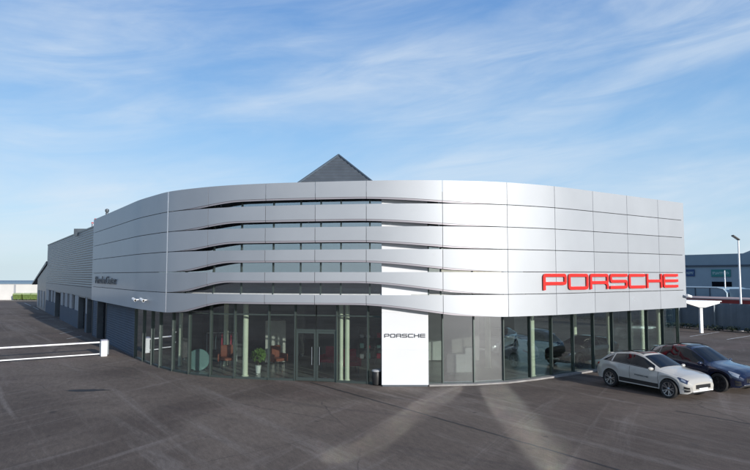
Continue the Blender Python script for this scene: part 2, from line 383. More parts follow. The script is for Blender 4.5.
# ------------------------------------------------------------------ ground
g = MB(); n = 40
xs = np.linspace(-420, 420, n)
g.grid([[(x, y, 0) for x in xs] for y in xs])
tag(g.build('ground', M_ASPH, recalc=False), kind='structure')
YARD = 0.004
def ground_strip(name, a, b, w, z=0.004, m=M_PAINT, jag=0.0, n=1):
    a = Vector((a[0], a[1], 0)); b = Vector((b[0], b[1], 0)); d = (b-a).normalized(); nn = Vector((-d.y, d.x, 0)); mb = MB()
    rows = []
    for i in range(n+1):
        p = a.lerp(b, i/n); o = nn*(random.uniform(-jag, jag)); ww = w*(1+random.uniform(-1, 1)*min(0.5, jag*8))
        rows.append([tuple(p+o-nn*ww/2+Vector((0, 0, z))), tuple(p+o+nn*ww/2+Vector((0, 0, z)))])
    mb.grid(rows)
    return tag(mb.build(name, m, recalc=False), kind='structure')

# tar seams across the forecourt
ground_strip('tar_seam', at(310, 382.2), at(497, 435), 0.09, jag=0.015, n=30, m=M_SEAM)
ground_strip('tar_seam', at(497, 435), at(660, 482), 0.09, jag=0.015, n=30, m=M_SEAM)
ground_strip('tar_seam', at(676, 411), at(800, 433), 0.06, jag=0.015, n=24, m=M_SEAM)
def ground_patch(name, u, v, rx, ry, m, z=0.004, n=22):
    c = at(u, v); mb = MB(); pts = []
    for k in range(n):
        a = 2*PI*k/n; r = random.uniform(0.75, 1.15); pts.append((c.x+math.cos(a)*rx*r+math.sin(a)*0.25*rx, c.y+math.sin(a)*ry*r, z))
    mb.add(pts, [tuple(range(n))]); return tag(mb.build(name, m, recalc=False), kind='structure')
ground_patch('tar_patch', 88, 390.5, 0.85, 0.28, M_SEAM)
# bay lines by the workshop
WA = Vector((-13.89, 34.89, 0)); WD = Vector((-0.558, 0.83, 0)).normalized(); WN = Vector((-WD.y, WD.x, 0))   # WN points out into the yard
def wp(t, off=0.0, z=0.0): return WA+WD*t+WN*off+Vector((0, 0, z))
for a, b in (((36, 317.4), (48, 316)), ((40, 319.9), (54, 319.0)), ((55, 329.6), (66.7, 328)), ((59.7, 333.8), (72.6, 331.4)), ((66.7, 339), (82, 336)), ((24.6, 303), (31, 306)), ((33, 307), (38.6, 309.6))):
    ground_strip('bay_line', at(*a), at(*b), 0.11)
for a, b in (((690, 336.5), (719, 332)), ((727, 339.5), (756, 335))):
    ground_strip('bay_line', at(*a), at(*b), 0.12)

# ------------------------------------------------------------------ showroom
ZT, ZB, NR = 8.9, 2.98, 6
ROW = (ZT-ZB)/NR
keys = [(-20.89, 44.04), (-17.6, 39.24), (-14.9, 35.3), (-12.9, 32.35), (-10.1, 28.95), (-7.74, 27.45), (-6.62, 26.98), (-4.89, 26.45), (-2.64, 26.02), (-0.38, 25.69), (0.87, 25.55), (2.9, 25.52), (5.82, 26.1), (8.27, 27.26), (10.68, 28.94), (13.08, 30.62), (15.48, 32.29), (17.58, 33.76)]
def smooth_path(keys, step=0.1, sig=0.75):
    k = np.array(keys, float); s = np.r_[0, np.cumsum(np.hypot(*np.diff(k, axis=0).T))]
    n = int(s[-1]/step); t = np.linspace(0, s[-1], n)
    p = np.c_[np.interp(t, s, k[:, 0]), np.interp(t, s, k[:, 1])]
    r = int(3*sig/step); ker = np.exp(-0.5*(np.arange(-r, r+1)*step/sig)**2); ker /= ker.sum()
    pad0 = p[0]-(p[1]-p[0])*np.arange(r, 0, -1)[:, None]; pad1 = p[-1]+(p[-1]-p[-2])*np.arange(1, r+1)[:, None]
    q = np.vstack([pad0, p, pad1])
    return np.c_[np.convolve(q[:, 0], ker, 'valid'), np.convolve(q[:, 1], ker, 'valid')]
FP = smooth_path(keys)
FS = np.r_[0, np.cumsum(np.hypot(*np.diff(FP, axis=0).T))]
FT = np.gradient(FP, axis=0); FT /= np.hypot(FT[:, 0], FT[:, 1])[:, None]
FN = np.c_[FT[:, 1], -FT[:, 0]]                      # outward, towards the camera
FU = np.array([proj_u(p[0], p[1], ZT) for p in FP])
def fpt(s, off=0.0):
    x, y = np.interp(s, FS, FP[:, 0]), np.interp(s, FS, FP[:, 1]); nx, ny = np.interp(s, FS, FN[:, 0]), np.interp(s, FS, FN[:, 1]); l = math.hypot(nx, ny)
    return Vector((x+nx/l*off, y+ny/l*off, 0))
def s_of_u(u): return float(np.interp(u, FU, FS))
def sstep(a, b, x): t = min(1, max(0, (x-a)/(b-a))); return t*t*(3-2*t)
LIFT = [0.285, 0.306, 0.363, 0.48, 0.568, 0.61]
def lift(k, s):
    u = float(np.interp(s, FS, FU))
    a = sstep(174-1.5*k, 243-3*k, u); b = 1-sstep(352, 508, u)*1.0
    return LIFT[k]*min(a, 1)*min(1, b) if u < 330 else LIFT[k]*b

showroom = thing('car_showroom', (0, 32, 0), 'wide silver car showroom with a curved front of six slatted metal bands over glass', 'showroom')
joint_u = [168.3, 208.6, 265.8, 315.3, 366.3, 442.3, 506.7, 554.3, 592.5, 626.5, 657.5]
js = [0.0]+[s_of_u(u) for u in joint_u]+[float(FS[-1])]
GAPV, GAPH, TH = 0.022, 0.03, 0.05
for k in range(NR):
    top = ZT-k*ROW-(GAPH if k else 0); bot = ZT-(k+1)*ROW
    mb = MB(); lip = MB()
    for j in range(len(js)-1):
        a, b = js[j]+(GAPV/2 if j else 0), js[j+1]-(GAPV/2 if j < len(js)-2 else 0)
        n = max(4, int((b-a)/0.12)); rows = []; lrows = []
        for i in range(n+1):
            s = a+(b-a)*i/n; z0 = bot+lift(k, s); p, q = fpt(s), fpt(s, -TH)
            rows.append([(p.x, p.y, top), (p.x, p.y, z0), (q.x, q.y, z0), (q.x, q.y, top), (p.x, p.y, top)])
            lh = 0.075*min(1, lift(k, s)/(0.3*LIFT[k])); p2, q2 = fpt(s, -0.035), fpt(s, -0.075)
            if lh > 0.004: lrows.append([(p2.x, p2.y, z0+0.01), (p2.x, p2.y, z0-lh), (q2.x, q2.y, z0-lh), (q2.x, q2.y, z0+0.01)])
        mb.grid(rows); mb.add(rows[0][:4], [(0, 1, 2, 3)]); mb.add(rows[-1][:4], [(3, 2, 1, 0)])
        if len(lrows) > 1: lip.grid(lrows)
    band = mb.build('cladding_band', M_CLAD, showroom, smooth=True)
    tones = [random.uniform(0.945, 1.03) for _ in js]
    at_ = band.data.attributes.new('panel_tone', 'FLOAT', 'FACE'); jp = [proj_u(fpt(q).x, fpt(q).y, ZT) for q in js]
    at_.data.foreach_set('value', [tones[max(0, int(np.searchsorted(jp, proj_u(pg.center.x+showroom.location.x, pg.center.y+showroom.location.y, ZT)))-1)] for pg in band.data.polygons])
    lip.build('edge_return', M_LIP, band, smooth=True)
# pale strip painting the sun-grazed panel edge at the left corner joint
for u in joint_u[:2]:
    s = s_of_u(u); a, b = fpt(s-0.03, 0.004), fpt(s+0.03, 0.004); c, d = fpt(s+0.03, -0.02), fpt(s-0.03, -0.02)
    if u < 200: MB().prism([a, b, c, d], ZB+0.02, ZT-0.01).build('lit_edge_strip', M_LITEDGE_RAIL, showroom)
# parapet back and roof
inner = [fpt(s, -0.9) for s in np.linspace(0, FS[-1], 60)]
cR = fpt(FS[-1]); cL = fpt(0.0)
backR = cR+WD*30; backL = Vector((-34, 64, 0))
# side return at the right end and at the left end
MB().wallbox(cR+WD*0.003, cR+WD*30, ZB, ZT-0.01, 0.0, 0.25).build('side_wall', M_CLADPLAIN, showroom)
MB().wallbox(wp(11.52, 0.06), wp(11.52, 0.60), ZB+0.05, ZT-0.02, -0.12, 0.0).build('end_cheek', M_CLADPLAIN, showroom)
MB().prism([fpt(s, -0.12) for s in np.linspace(0.3, FS[-1]-0.1, 70)]+[backR+Vector((-0.3, 0, 0)), Vector((-22, 58, 0)), wp(11.5, -0.31)], 8.30, 8.42).build('roof', M_ROOF, showroom)
# glazing line
gb = [(135.3, 358), (143.5, 361.6), (152, 364.9), (160, 367.7), (172.7, 371.2), (189, 374.2), (210.4, 376.8), (234.5, 378.5), (268.7, 379.9), (295, 380.7), (316, 381.5), (337, 382.4), (368, 384.0)]
GL = [at(*p) for p in gb]
GL += [Vector((0.30, 26.42, 0)), Vector((2.31, 26.40, 0)), Vector((2.97, 26.47, 0)), Vector((4.36, 26.632, 0)), Vector((5.75, 27.058, 0))]
gd = Vector((0.82, 0.573, 0)).normalized()
GL += [Vector((7.15, 27.83, 0)), Vector((8.38, 28.62, 0))]
for k in range(1, 8): GL.append(Vector((8.38, 28.62, 0))+gd*(1.63*k))
# inner floor, slab, ceiling, soffit, back wall
poly_in = [p.copy() for p in GL]
def inset(poly, d):
    out = []
    for i, p in enumerate(poly):
        t = (poly[min(i+1, len(poly)-1)]-poly[max(i-1, 0)]).normalized(); out.append(p+Vector((-t.y, t.x, 0))*d)
    return out
gi = inset(GL, 0.06)
backpts = [GL[-1]+WD*13, Vector((-4, 45, 0)), Vector((-14, 49, 0)), wp(8.6, -0.3)]
MB().prism(gi+backpts, 0.0, 0.03).build('showroom_floor', M_TILE, showroom)
MB().prism(inset(GL, 0.35)+backpts, 3.86, 4.2).build('floor_slab', M_CEIL, showroom)
sof = MB()
gs = inset(GL, -0.03)
ts = np.linspace(0, FS[-1]-0.1, len(gs))
fcurve = [fpt(s, -0.12) for s in np.linspace(s_of_u(128), FS[-1]-0.05, 80)]
sof.prism(fcurve+list(reversed(inset(GL, 0.30))), 3.80, 3.90).build('soffit', M_SOFFIT, showroom)
bw = MB()
bp_ = [GL[-1]+WD*12.8, Vector((-4, 44.8, 0)), Vector((-14, 48.8, 0)), wp(8.8, -0.35)]
for a, b in zip(bp_[:-1], bp_[1:]): bw.wallbox(a, b, 0.03, 8.3, 0.0, 0.15)
bw.build('inner_wall', M_INWALL, showroom)
bw = MB()
MB().wallbox(GL[-1]+WD*0.2, GL[-1]+WD*12.7, 0.03, 8.3, 0.0, 0.12).build('side_glazing', M_GLASS, showroom)
kb = MB()
ki, ko = inset(GL[14:], -0.055), inset(GL[14:], -0.36)
kb.prism(ki+list(reversed(ko)), 0.0, 0.07)
kb.build('kerb', mat('kerb_concrete', (0.27, 0.26, 0.25), 0.85, noise=0.25, nscale=2.0), showroom)
for i, (a, b) in enumerate(zip(GL[:-1], GL[1:])):
    pyl = (i == 13); door = i in (9, 10)
    d = (b-a).normalized()
    if not pyl:
        e0, e1 = a+d*0.03, b-d*0.03
        if not door: MB().wallbox(e0, e1, 0.10, 2.93 if i < 13 else 3.78, -0.006, 0.012).build('window_pane', M_GLASSBOOST if i in (15, 16) else M_GLASS, showroom)
        if i < 13:
            MB().wallbox(e0, e1, 3.0, 3.78, -0.006, 0.012).build('window_pane', M_GLASS, showroom)
            MB().wallbox(a+d*0.032, b-d*0.032, 2.935, 2.995, -0.04, 0.06).build('transom', M_FRAME, showroom)
        if not door: MB().wallbox(a+d*0.032, b-d*0.032, 0.0, 0.095, -0.05, 0.05).build('window_sill', M_FRAME, showroom)
    else:
        MB().wallbox(a+d*0.04, b-d*0.04, 0.0, 3.79, 0.05, 0.1).build('backing_panel', M_DARK, showroom)
for i, p in enumerate(GL):
    if i in (10,): continue
    t = (GL[min(i+1, len(GL)-1)]-GL[max(i-1, 0)]).normalized()
    wdt = 0.026
    MB().wallbox(p-t*wdt, p+t*wdt, 0.0, 3.795, -0.09, 0.10).build('mullion', M_FRAME, showroom)
# upper curtain wall close behind the metal bands
for run in ([150, 180, 208, 237, 270, 298, 318.5, 339, 368.5, 381.5], [429, 442, 475, 507, 530]):
    P_ = [fpt(s_of_u(u), -0.50) for u in run]
    for a, b in zip(P_[:-1], P_[1:]):
        d = (b-a).normalized(); MB().wallbox(a+d*0.03, b-d*0.03, 3.98, 8.28, -0.006, 0.012).build('window_pane', M_GLASSUP, showroom)
    for p in P_:
        i = P_.index(p); t = (P_[min(i+1, len(P_)-1)]-P_[max(i-1, 0)]).normalized()
        MB().wallbox(p-t*0.028, p+t*0.028, 3.91, 8.29, -0.06, 0.08).build('mullion', M_FRAME, showroom)
MB().prism([fpt(s, -0.45) for s in np.linspace(s_of_u(128), FS[-1]-0.05, 80)]+list(reversed(inset(GL, 0.30))), 3.905, 3.97).build('upper_floor_edge', M_CEIL, showroom)
# double entrance door
for i in (9, 10):
    a, b = GL[i], GL[i+1]; d = (b-a).normalized(); fr = MB()
    x0, x1 = a+d*0.045, b-d*0.045
    if i == 10: x0 = a+d*0.01
    else: x1 = b-d*0.01
    fr.wallbox(x0, x0+d*0.09, 0.02, 2.26, -0.03, 0.03); fr.wallbox(x1-d*0.09, x1, 0.02, 2.26, -0.03, 0.03)
    fr.wallbox(x0+d*0.0905, x1-d*0.0905, 0.02, 0.16, -0.028, 0.028); fr.wallbox(x0+d*0.0905, x1-d*0.0905, 2.15, 2.26, -0.028, 0.028)
    dr = fr.build('door', M_FRAME, showroom)
    MB().wallbox(x0+d*0.091, x1-d*0.091, 0.161, 2.149, -0.006, 0.008).build('door_glass', M_GLASS, dr)
    hx = (x1-d*0.17) if i == 9 else (x0+d*0.17)
    n_ = Vector((d.y, -d.x, 0))
    MB().tube([hx+n_*0.09+Vector((0, 0, 0.75)), hx+n_*0.09+Vector((0, 0, 1.55))], 0.018).build('handle', M_STEEL, dr)
    MB().wallbox(x0, x1, 2.265, 2.335, -0.06, 0.06).build('door_head', M_FRAME, showroom)
    MB().wallbox(x0, x1, 2.34, 2.93, -0.006, 0.012).build('window_pane', M_GLASS, showroom)
# columns
for (u, v, top, r) in ((245, 376.6, 3.86, 0.13), (341, 381.0, 3.86, 0.09), (347.2, 381.0, 3.86, 0.10), (488, 368.5, 3.86, 0.14), (532, 376.5, 3.86, 0.15), (225.5, 366, 3.86, 0.12), (180, 366, 3.86, 0.10), (610, 364, 3.86, 0.14), (660, 357.5, 3.86, 0.14), (643, 352, 3.86, 0.12), (404, 362, 3.86, 0.14), (575, 352, 3.86, 0.14)):
    p = at(u, v)
    MB().lathe([(r*1.3, 0.03), (r*1.3, 0.06), (r, 0.07), (r, top)], 18, Matrix.Translation(p)).build('column', M_COLUMN, showroom, smooth=True)
# rooftop pyramid lantern with stepped sheets
pc = atd(336, 181, 36.0); hw = (atd(375, 182, 36).x-atd(296, 182, 36).x)/2; apex = atd(336, 155.8, 36.0+hw*0.9)
zl = 8.42
lan = MB(); cx, cyy = pc.x, 36.0+hw; base_z = atd(336, 182.5, 36).z-0.15
NS = 10
ap = Vector((cx, cyy, base_z+ (atd(336, 155.8, cyy).z-base_z)))
for i in range(NS):
    f0, f1 = 1-i/NS, 1-(i+1)/NS
    z0, z1 = base_z+(ap.z-base_z)*i/NS, base_z+(ap.z-base_z)*(i+1)/NS
    w0, w1 = hw*f0, hw*f1
    lan.add([(cx-w0, cyy-w0, z0), (cx+w0, cyy-w0, z0), (cx+w0, cyy+w0, z0), (cx-w0, cyy+w0, z0),
             (cx-w1-0.07, cyy-w1-0.07, z1), (cx+w1+0.07, cyy-w1-0.07, z1), (cx+w1+0.07, cyy+w1+0.07, z1), (cx-w1-0.07, cyy+w1+0.07, z1)],
            [(0, 1, 5, 4), (1, 2, 6, 5), (2, 3, 7, 6), (3, 0, 4, 7), (4, 5, 6, 7)])
lantern = lan.build('roof_lantern', M_STEEL, showroom, recalc=False)
sm = MB()
for i in range(1, NS):
    w_ = hw*(1-i/NS)+0.085; z_ = base_z+(ap.z-base_z)*i/NS
    sm.box(cx-w_, cx+w_, cyy-w_, cyy+w_, z_-0.035, z_-0.004)
sm.build('sheet_seam', M_DARK, lantern)
for sx, sy in ((-1, -1), (1, -1), (1, 1), (-1, 1)):
    MB().tube([(cx+sx*(hw+0.05), cyy+sy*(hw+0.05), base_z), (cx, cyy, ap.z+0.06)], 0.075, 6).build('ridge', M_WAREDK, lantern)
MB().box(cx-hw*0.96, cx+hw*0.96, cyy-hw*0.96, cyy+hw*0.96, 8.425, base_z-0.01).build('lantern_curb', M_STEEL, showroom)
# little things on the parapet
for u, s_, hh in ((107.0, None, 0.32),):
    s = s_of_u(106.5); p = fpt(s, -0.03)
    MB().lathe([(0.10, ZT), (0.10, ZT+0.06), (0.06, ZT+0.08), (0.13, ZT+0.2), (0.13, ZT+hh), (0.05, ZT+hh+0.05)], 12, Matrix.Translation(p)).build('roof_vent', M_STEEL, showroom, smooth=True)

# red wordmark
GO = Vector((8.27, 27.26, 0)); GDv = Vector((9.31, 6.5, 0)).normalized(); GNv = Vector((GDv.y, -GDv.x, 0))
def on_fascia(s0, z0, off):
    base = s_of_u(proj_u(7.48, 26.72, ZT))
    def place(x, y, d):
        p = fpt(base+s0+x, off+d); return Vector((p.x, p.y, z0+y))
    return place
sg = stroked_word(MB(), 'PORSCHE', 11.2, 0.745, 0.05, 0.195, 0.915, on_fascia(0.0, 4.115, 0.035))
o = sg.build('fascia_lettering', M_RED)
tag(o, 'big red PORSCHE lettering fixed to the bright cladding at the showroom corner', 'sign')
# grey lettering on the shaded side
def font_mesh(text, size, extrude):
    cu = bpy.data.curves.new('lettering', 'FONT'); cu.body = text; cu.size = size; cu.extrude = extrude; cu.resolution_u = 3
    ob = bpy.data.objects.new('lettering', cu); C.objects.link(ob)
    dg = bpy.context.evaluated_depsgraph_get(); me = bpy.data.meshes.new_from_object(ob.evaluated_get(dg))
    bpy.data.objects.remove(ob); return me
def font_sign(text, length, z0, size, place, m, name, parent=None):
    me = font_mesh(text, size, 0.03); xs_ = [v.co.x for v in me.vertices]; x0, x1 = min(xs_), max(xs_); k = length/(x1-x0)
    mb = MB(); mb.add([place((v.co.x-x0)*k, v.co.y, v.co.z+0.05) for v in me.vertices], [tuple(p.vertices) for p in me.polygons])
    return mb.build(name, m, parent)
sl = s_of_u(98.5)
def lplace(x, y, d):
    p = fpt(sl+x, d+0.02); return Vector((p.x, p.y, 4.22+y))
wl_ = thing('wall_lettering', lplace(0, 0, 0), 'small dark grey lettering on the shaded side cladding of the showroom', 'sign')
M_SGREY = mat('sign_grey', (0.13, 0.14, 0.155), 0.45)
font_sign('Porsche', 3.55, 0, 0.72, lplace, M_SGREY, 'word', wl_)
font_sign('Center', 3.0, 0, 0.72, lambda x, y, d: lplace(x+3.9, y, d), M_SGREY, 'word', wl_)

# white pylon
px0, px1, pyf = 0.29, 2.31, 26.0
pylon = thing('sign_pylon', ((px0+px1)/2, pyf, 0), 'tall white pylon slab standing in front of the showroom glass', 'pylon')
pb = MB(); zz = [0.0, 1.55, 3.16, 4.7, 6.3, 8.25]
for a, b in zip(zz[:-1], zz[1:]): pb.box(px0, px1, pyf, pyf+0.2, max(a+0.008, 0.07), b-0.008)
pb.box(px0+0.01, px1-0.01, pyf+0.012, pyf+0.19, 0.069, 8.24)
pb.build('slab', M_WHITE, pylon, bevel=0.008)
MB().box(px0+0.03, px1-0.03, pyf+0.02, pyf+0.18, 0.0, 0.068).build('plinth', M_STEEL, pylon)
z0 = atd(405, 337.6, pyf).z
lw = MB(); xx0, xx1 = atd(384.4, 336, pyf).x, atd(425.2, 336, pyf).x
stroked_word(lw, 'PORSCHE', xx1-xx0, 0.165, 0.02, 0.2, 0.85, lambda x, y, d: Vector((xx0+x, pyf-0.004-d, z0+y)))
lw.build('lettering', M_GREYLET, pylon)

# ------------------------------------------------------------------ workshop wing
workshop = thing('workshop_building', wp(34), 'long grey corrugated workshop wing with dark gateways behind the silver showroom', 'workshop')
def corr(mb, t0, t1, z0, z1, off, pitch=0.12, depth=0.03):
    rows = []; n = int(round((z1-z0)/pitch*2))
    for i in range(n+1):
        z = z0+(z1-z0)*i/n; o = off+(depth if i % 2 else 0.0)
        rows.append([tuple(wp(t0, o, z)), tuple(wp(t1, o, z))])
    mb.grid(rows); return mb
def slab_w(t0, t1, z0, z1, o0, o1): return MB().prism([wp(t0, o0), wp(t1, o0), wp(t1, o1), wp(t0, o1)], z0, z1)
T_END = 52.3
slab_w(11.55, T_END, 2.95, 8.68, -0.3, 0.0).build('wall', M_CORRLOW, workshop)
corr(MB(), 11.55, T_END, 3.75, 8.7, 0.005, 0.2, 0.022).build('cladding', M_CORR, workshop)
slab_w(11.55, T_END, 2.95, 3.745, 0.004, 0.05).build('cladding', mat('fascia_grey', (0.26, 0.275, 0.29), 0.5, 0.2, noise=0.08), workshop)
slab_w(11.55, T_END, 8.66, 8.78, -0.35, 0.06).build('coping', M_STEEL, workshop)
MB().prism([wp(11.6, -0.3), wp(T_END, -0.3), wp(T_END, -22), wp(11.6, -22)], 8.3, 8.45).build('roof', M_ROOF, workshop)
slab_w(T_END-0.3, T_END, 0, 8.68, -22, -0.31).build('wall', M_CORRLOW, workshop)
# lower wall: corrugated sheet, gateways and windows
segs = [(0.1, 9.3, 'sheet'), (9.3, 13.1, 'gate'), (13.1, 15.2, 'sheet'), (15.2, 18.1, 'gate'), (18.1, 18.95, 'pier'), (18.95, 23.0, 'gate'), (23.0, 25.6, 'pier'), (25.6, 27.7, 'win'), (27.7, 29.5, 'pier'), (29.5, 31.1, 'win'), (31.1, 33.0, 'pier'), (33.0, 34.7, 'win'), (34.7, 36.6, 'pier'), (36.6, 41.5, 'gate'), (41.5, 43.2, 'pier'), (43.2, 45.0, 'win'), (45.0, 46.6, 'pier'), (46.6, 49.2, 'win'), (49.2, 51.2, 'pier'), (51.2, 52.3, 'pier')]
for t0, t1, k in segs:
    if k == 'sheet':
        slab_w(t0, t1, 0, 3.9 if t1 < 10 else 2.94, -0.3, -0.02).build('wall', M_CORRLOW, workshop)
        corr(MB(), t0, t1, 0.05, 3.9 if t1 < 10 else 2.94, -0.015, 0.15, 0.018).build('cladding', M_CORRLOW, workshop)
    elif k == 'pier':
        slab_w(t0, t1, 0, 1.55, -0.3, 0.03).build('wall', M_CORRLOW, workshop)
        slab_w(t0, t1, 1.555, 2.94, -0.3, 0.0).build('pier', M_PIER, workshop)
    elif k == 'win':
        slab_w(t0, t1, 0, 1.55, -0.3, 0.03).build('wall', M_CORRLOW, workshop)
        w = slab_w(t0, t1, 1.555, 2.94, -0.25, -0.2).build('window', M_DOORDK, workshop)
        f = MB()
        for a in (t0, (t0+t1)/2-0.03, t1-0.06): f.prism([wp(a, -0.19), wp(a+0.06, -0.19), wp(a+0.06, -0.12), wp(a, -0.12)], 1.56, 2.93)
        f.prism([wp(t0, -0.191), wp(t1, -0.191), wp(t1, -0.125), wp(t0, -0.125)], 2.87, 2.935)
        f.build('frame', M_PIER, w)
    elif k == 'gate':
        gt = slab_w(t0+0.12, t1-0.12, 0, 2.82, -0.5, -0.42).build('roller_door', M_DOORDK, workshop)
        corr(MB(), t0+0.13, t1-0.13, 0.05, 2.8, -0.41, 0.3, 0.02).build('door_slats', M_DOORDK, gt)
        f = MB(); f.prism([wp(t0, -0.4), wp(t0+0.115, -0.4), wp(t0+0.115, 0.04), wp(t0, 0.04)], 0, 2.94); f.prism([wp(t1-0.115, -0.4), wp(t1, -0.4), wp(t1, 0.04), wp(t1-0.115, 0.04)], 0, 2.94)
        f.prism([wp(t0+0.12, -0.4), wp(t1-0.12, -0.4), wp(t1-0.12, 0.02), wp(t0+0.12, 0.02)], 2.83, 2.94)
        f.build('door_frame', M_STEEL, workshop)
# steel bollards / gate posts either side of the yard gateway
for t in (36.3,):
    slab_w(t-0.25, t+0.25, 0, 0.9, 0.35, 0.85)
# lean-to roof at the far end
le = [wp(T_END+0.01, 0, 6.6), wp(74, 0, 3.45), wp(74, 0, 3.25), wp(T_END+0.01, 0, 6.2)]
MB().extrude([p+WN*0.15 for p in le], tuple(-WN*14)).build('annex_roof', M_STEEL, workshop)
MB().extrude([wp(T_END+0.01, -0.02, 0), wp(66, -0.02, 0), wp(66, -0.02, 4.25), wp(T_END+0.01, -0.02, 6.15)], tuple(-WN*13)).build('annex_wall', M_CORR, workshop)
for t in (54.5, 58.5, 62.5):
    slab_w(t, t+1.4, 0.4, 2.6, -0.018, 0.06).build('annex_window', M_PIER, workshop)
# chimneys at the parapet step
for k, (t, hh, r) in enumerate(((16.7, 0.75, 0.07), (18.2, 0.55, 0.07))):
    p = wp(t, -0.2)
    c = MB().lathe([(r, 8.45), (r, 8.7+hh*0.8)], 10, Matrix.Translation(p)).build('flue', mat('flue_white', (0.7, 0.66, 0.66), 0.5), workshop, smooth=True)
    MB().lathe([(r*1.3, 8.7+hh*0.8), (r*1.5, 8.7+hh*0.82), (r*1.2, 8.7+hh)], 10, Matrix.Translation(p)).build('cowl', mat('flue_red', (0.38, 0.06, 0.07), 0.5), c, smooth=True)
p = wp(25.0, -0.5)
MB().box(p.x-0.7, p.x+0.7, p.y-0.5, p.y+0.5, 8.46, 9.12).build('roof_unit', M_STEEL, workshop)
MB().prism([wp(18.5, -1.5), wp(22.5, -1.5), wp(22.5, -3), wp(18.5, -3)], 8.46, 9.2).build('roof_unit', M_PIER, workshop)

# ------------------------------------------------------------------ barrier
bpos = at(103.6, 356.2)
bar = thing('parking_barrier', bpos, 'white rising-arm barrier lowered across the yard entrance', 'barrier')
AD = Vector((-WN.x, -WN.y, 0)).normalized(); AD = WN.copy()          # the arm runs out from the wall
Rz = Matrix.Translation(bpos) @ Matrix.Rotation(math.atan2(AD.y, AD.x), 4, 'Z')
MB().box(-0.17, 0.17, -0.15, 0.15, 0.0, 0.90, Rz).build('cabinet', M_WPAINT, bar, bevel=0.02)
MB().box(-0.185, 0.185, -0.165, 0.165, 0.902, 0.98, Rz).build('lid', mat('barrier_lid', (0.25, 0.26, 0.34), 0.4), bar, bevel=0.02)
MB().box(0.20, 7.6, -0.26, -0.19, 0.775, 0.85, Rz).build('arm', M_WPAINT, bar)
MB().box(-0.30, 0.196, -0.27, -0.18, 0.06, 0.89, Rz).build('arm_bracket', M_STEEL, bar)
MB().box(0.20, 7.6, -0.255, -0.195, 0.10, 0.155, Rz).build('lower_rail', M_WPAINT, bar)
rs = MB()
for k in range(4): rs.box(1.3+k*1.7, 1.5+k*1.7, -0.265, -0.1885, 0.785, 0.842, Rz)
rs.build('reflector', mat('barrier_reflector', (0.50, 0.49, 0.66), 0.3), bar)

# ------------------------------------------------------------------ bin beside the pylon
bp0 = at(376.5, 384.8); bp0.y -= 0.1
bn = thing('litter_bin', bp0, 'black litter bin with a silver top left of the white pylon', 'bin')
Tb = Matrix.Translation(bp0) @ Matrix.Diagonal((0.85, 0.85, 0.9, 1))
MB().lathe([(0.14, 0.0), (0.20, 0.05), (0.23, 0.35), (0.23, 0.62), (0.21, 0.66)], 20, Tb).build('body', M_BLACK, bn, smooth=True)
MB().lathe([(0.24, 0.662), (0.25, 0.70), (0.22, 0.74), (0.10, 0.76)], 20, Tb).build('lid', M_PIER, bn, smooth=True)

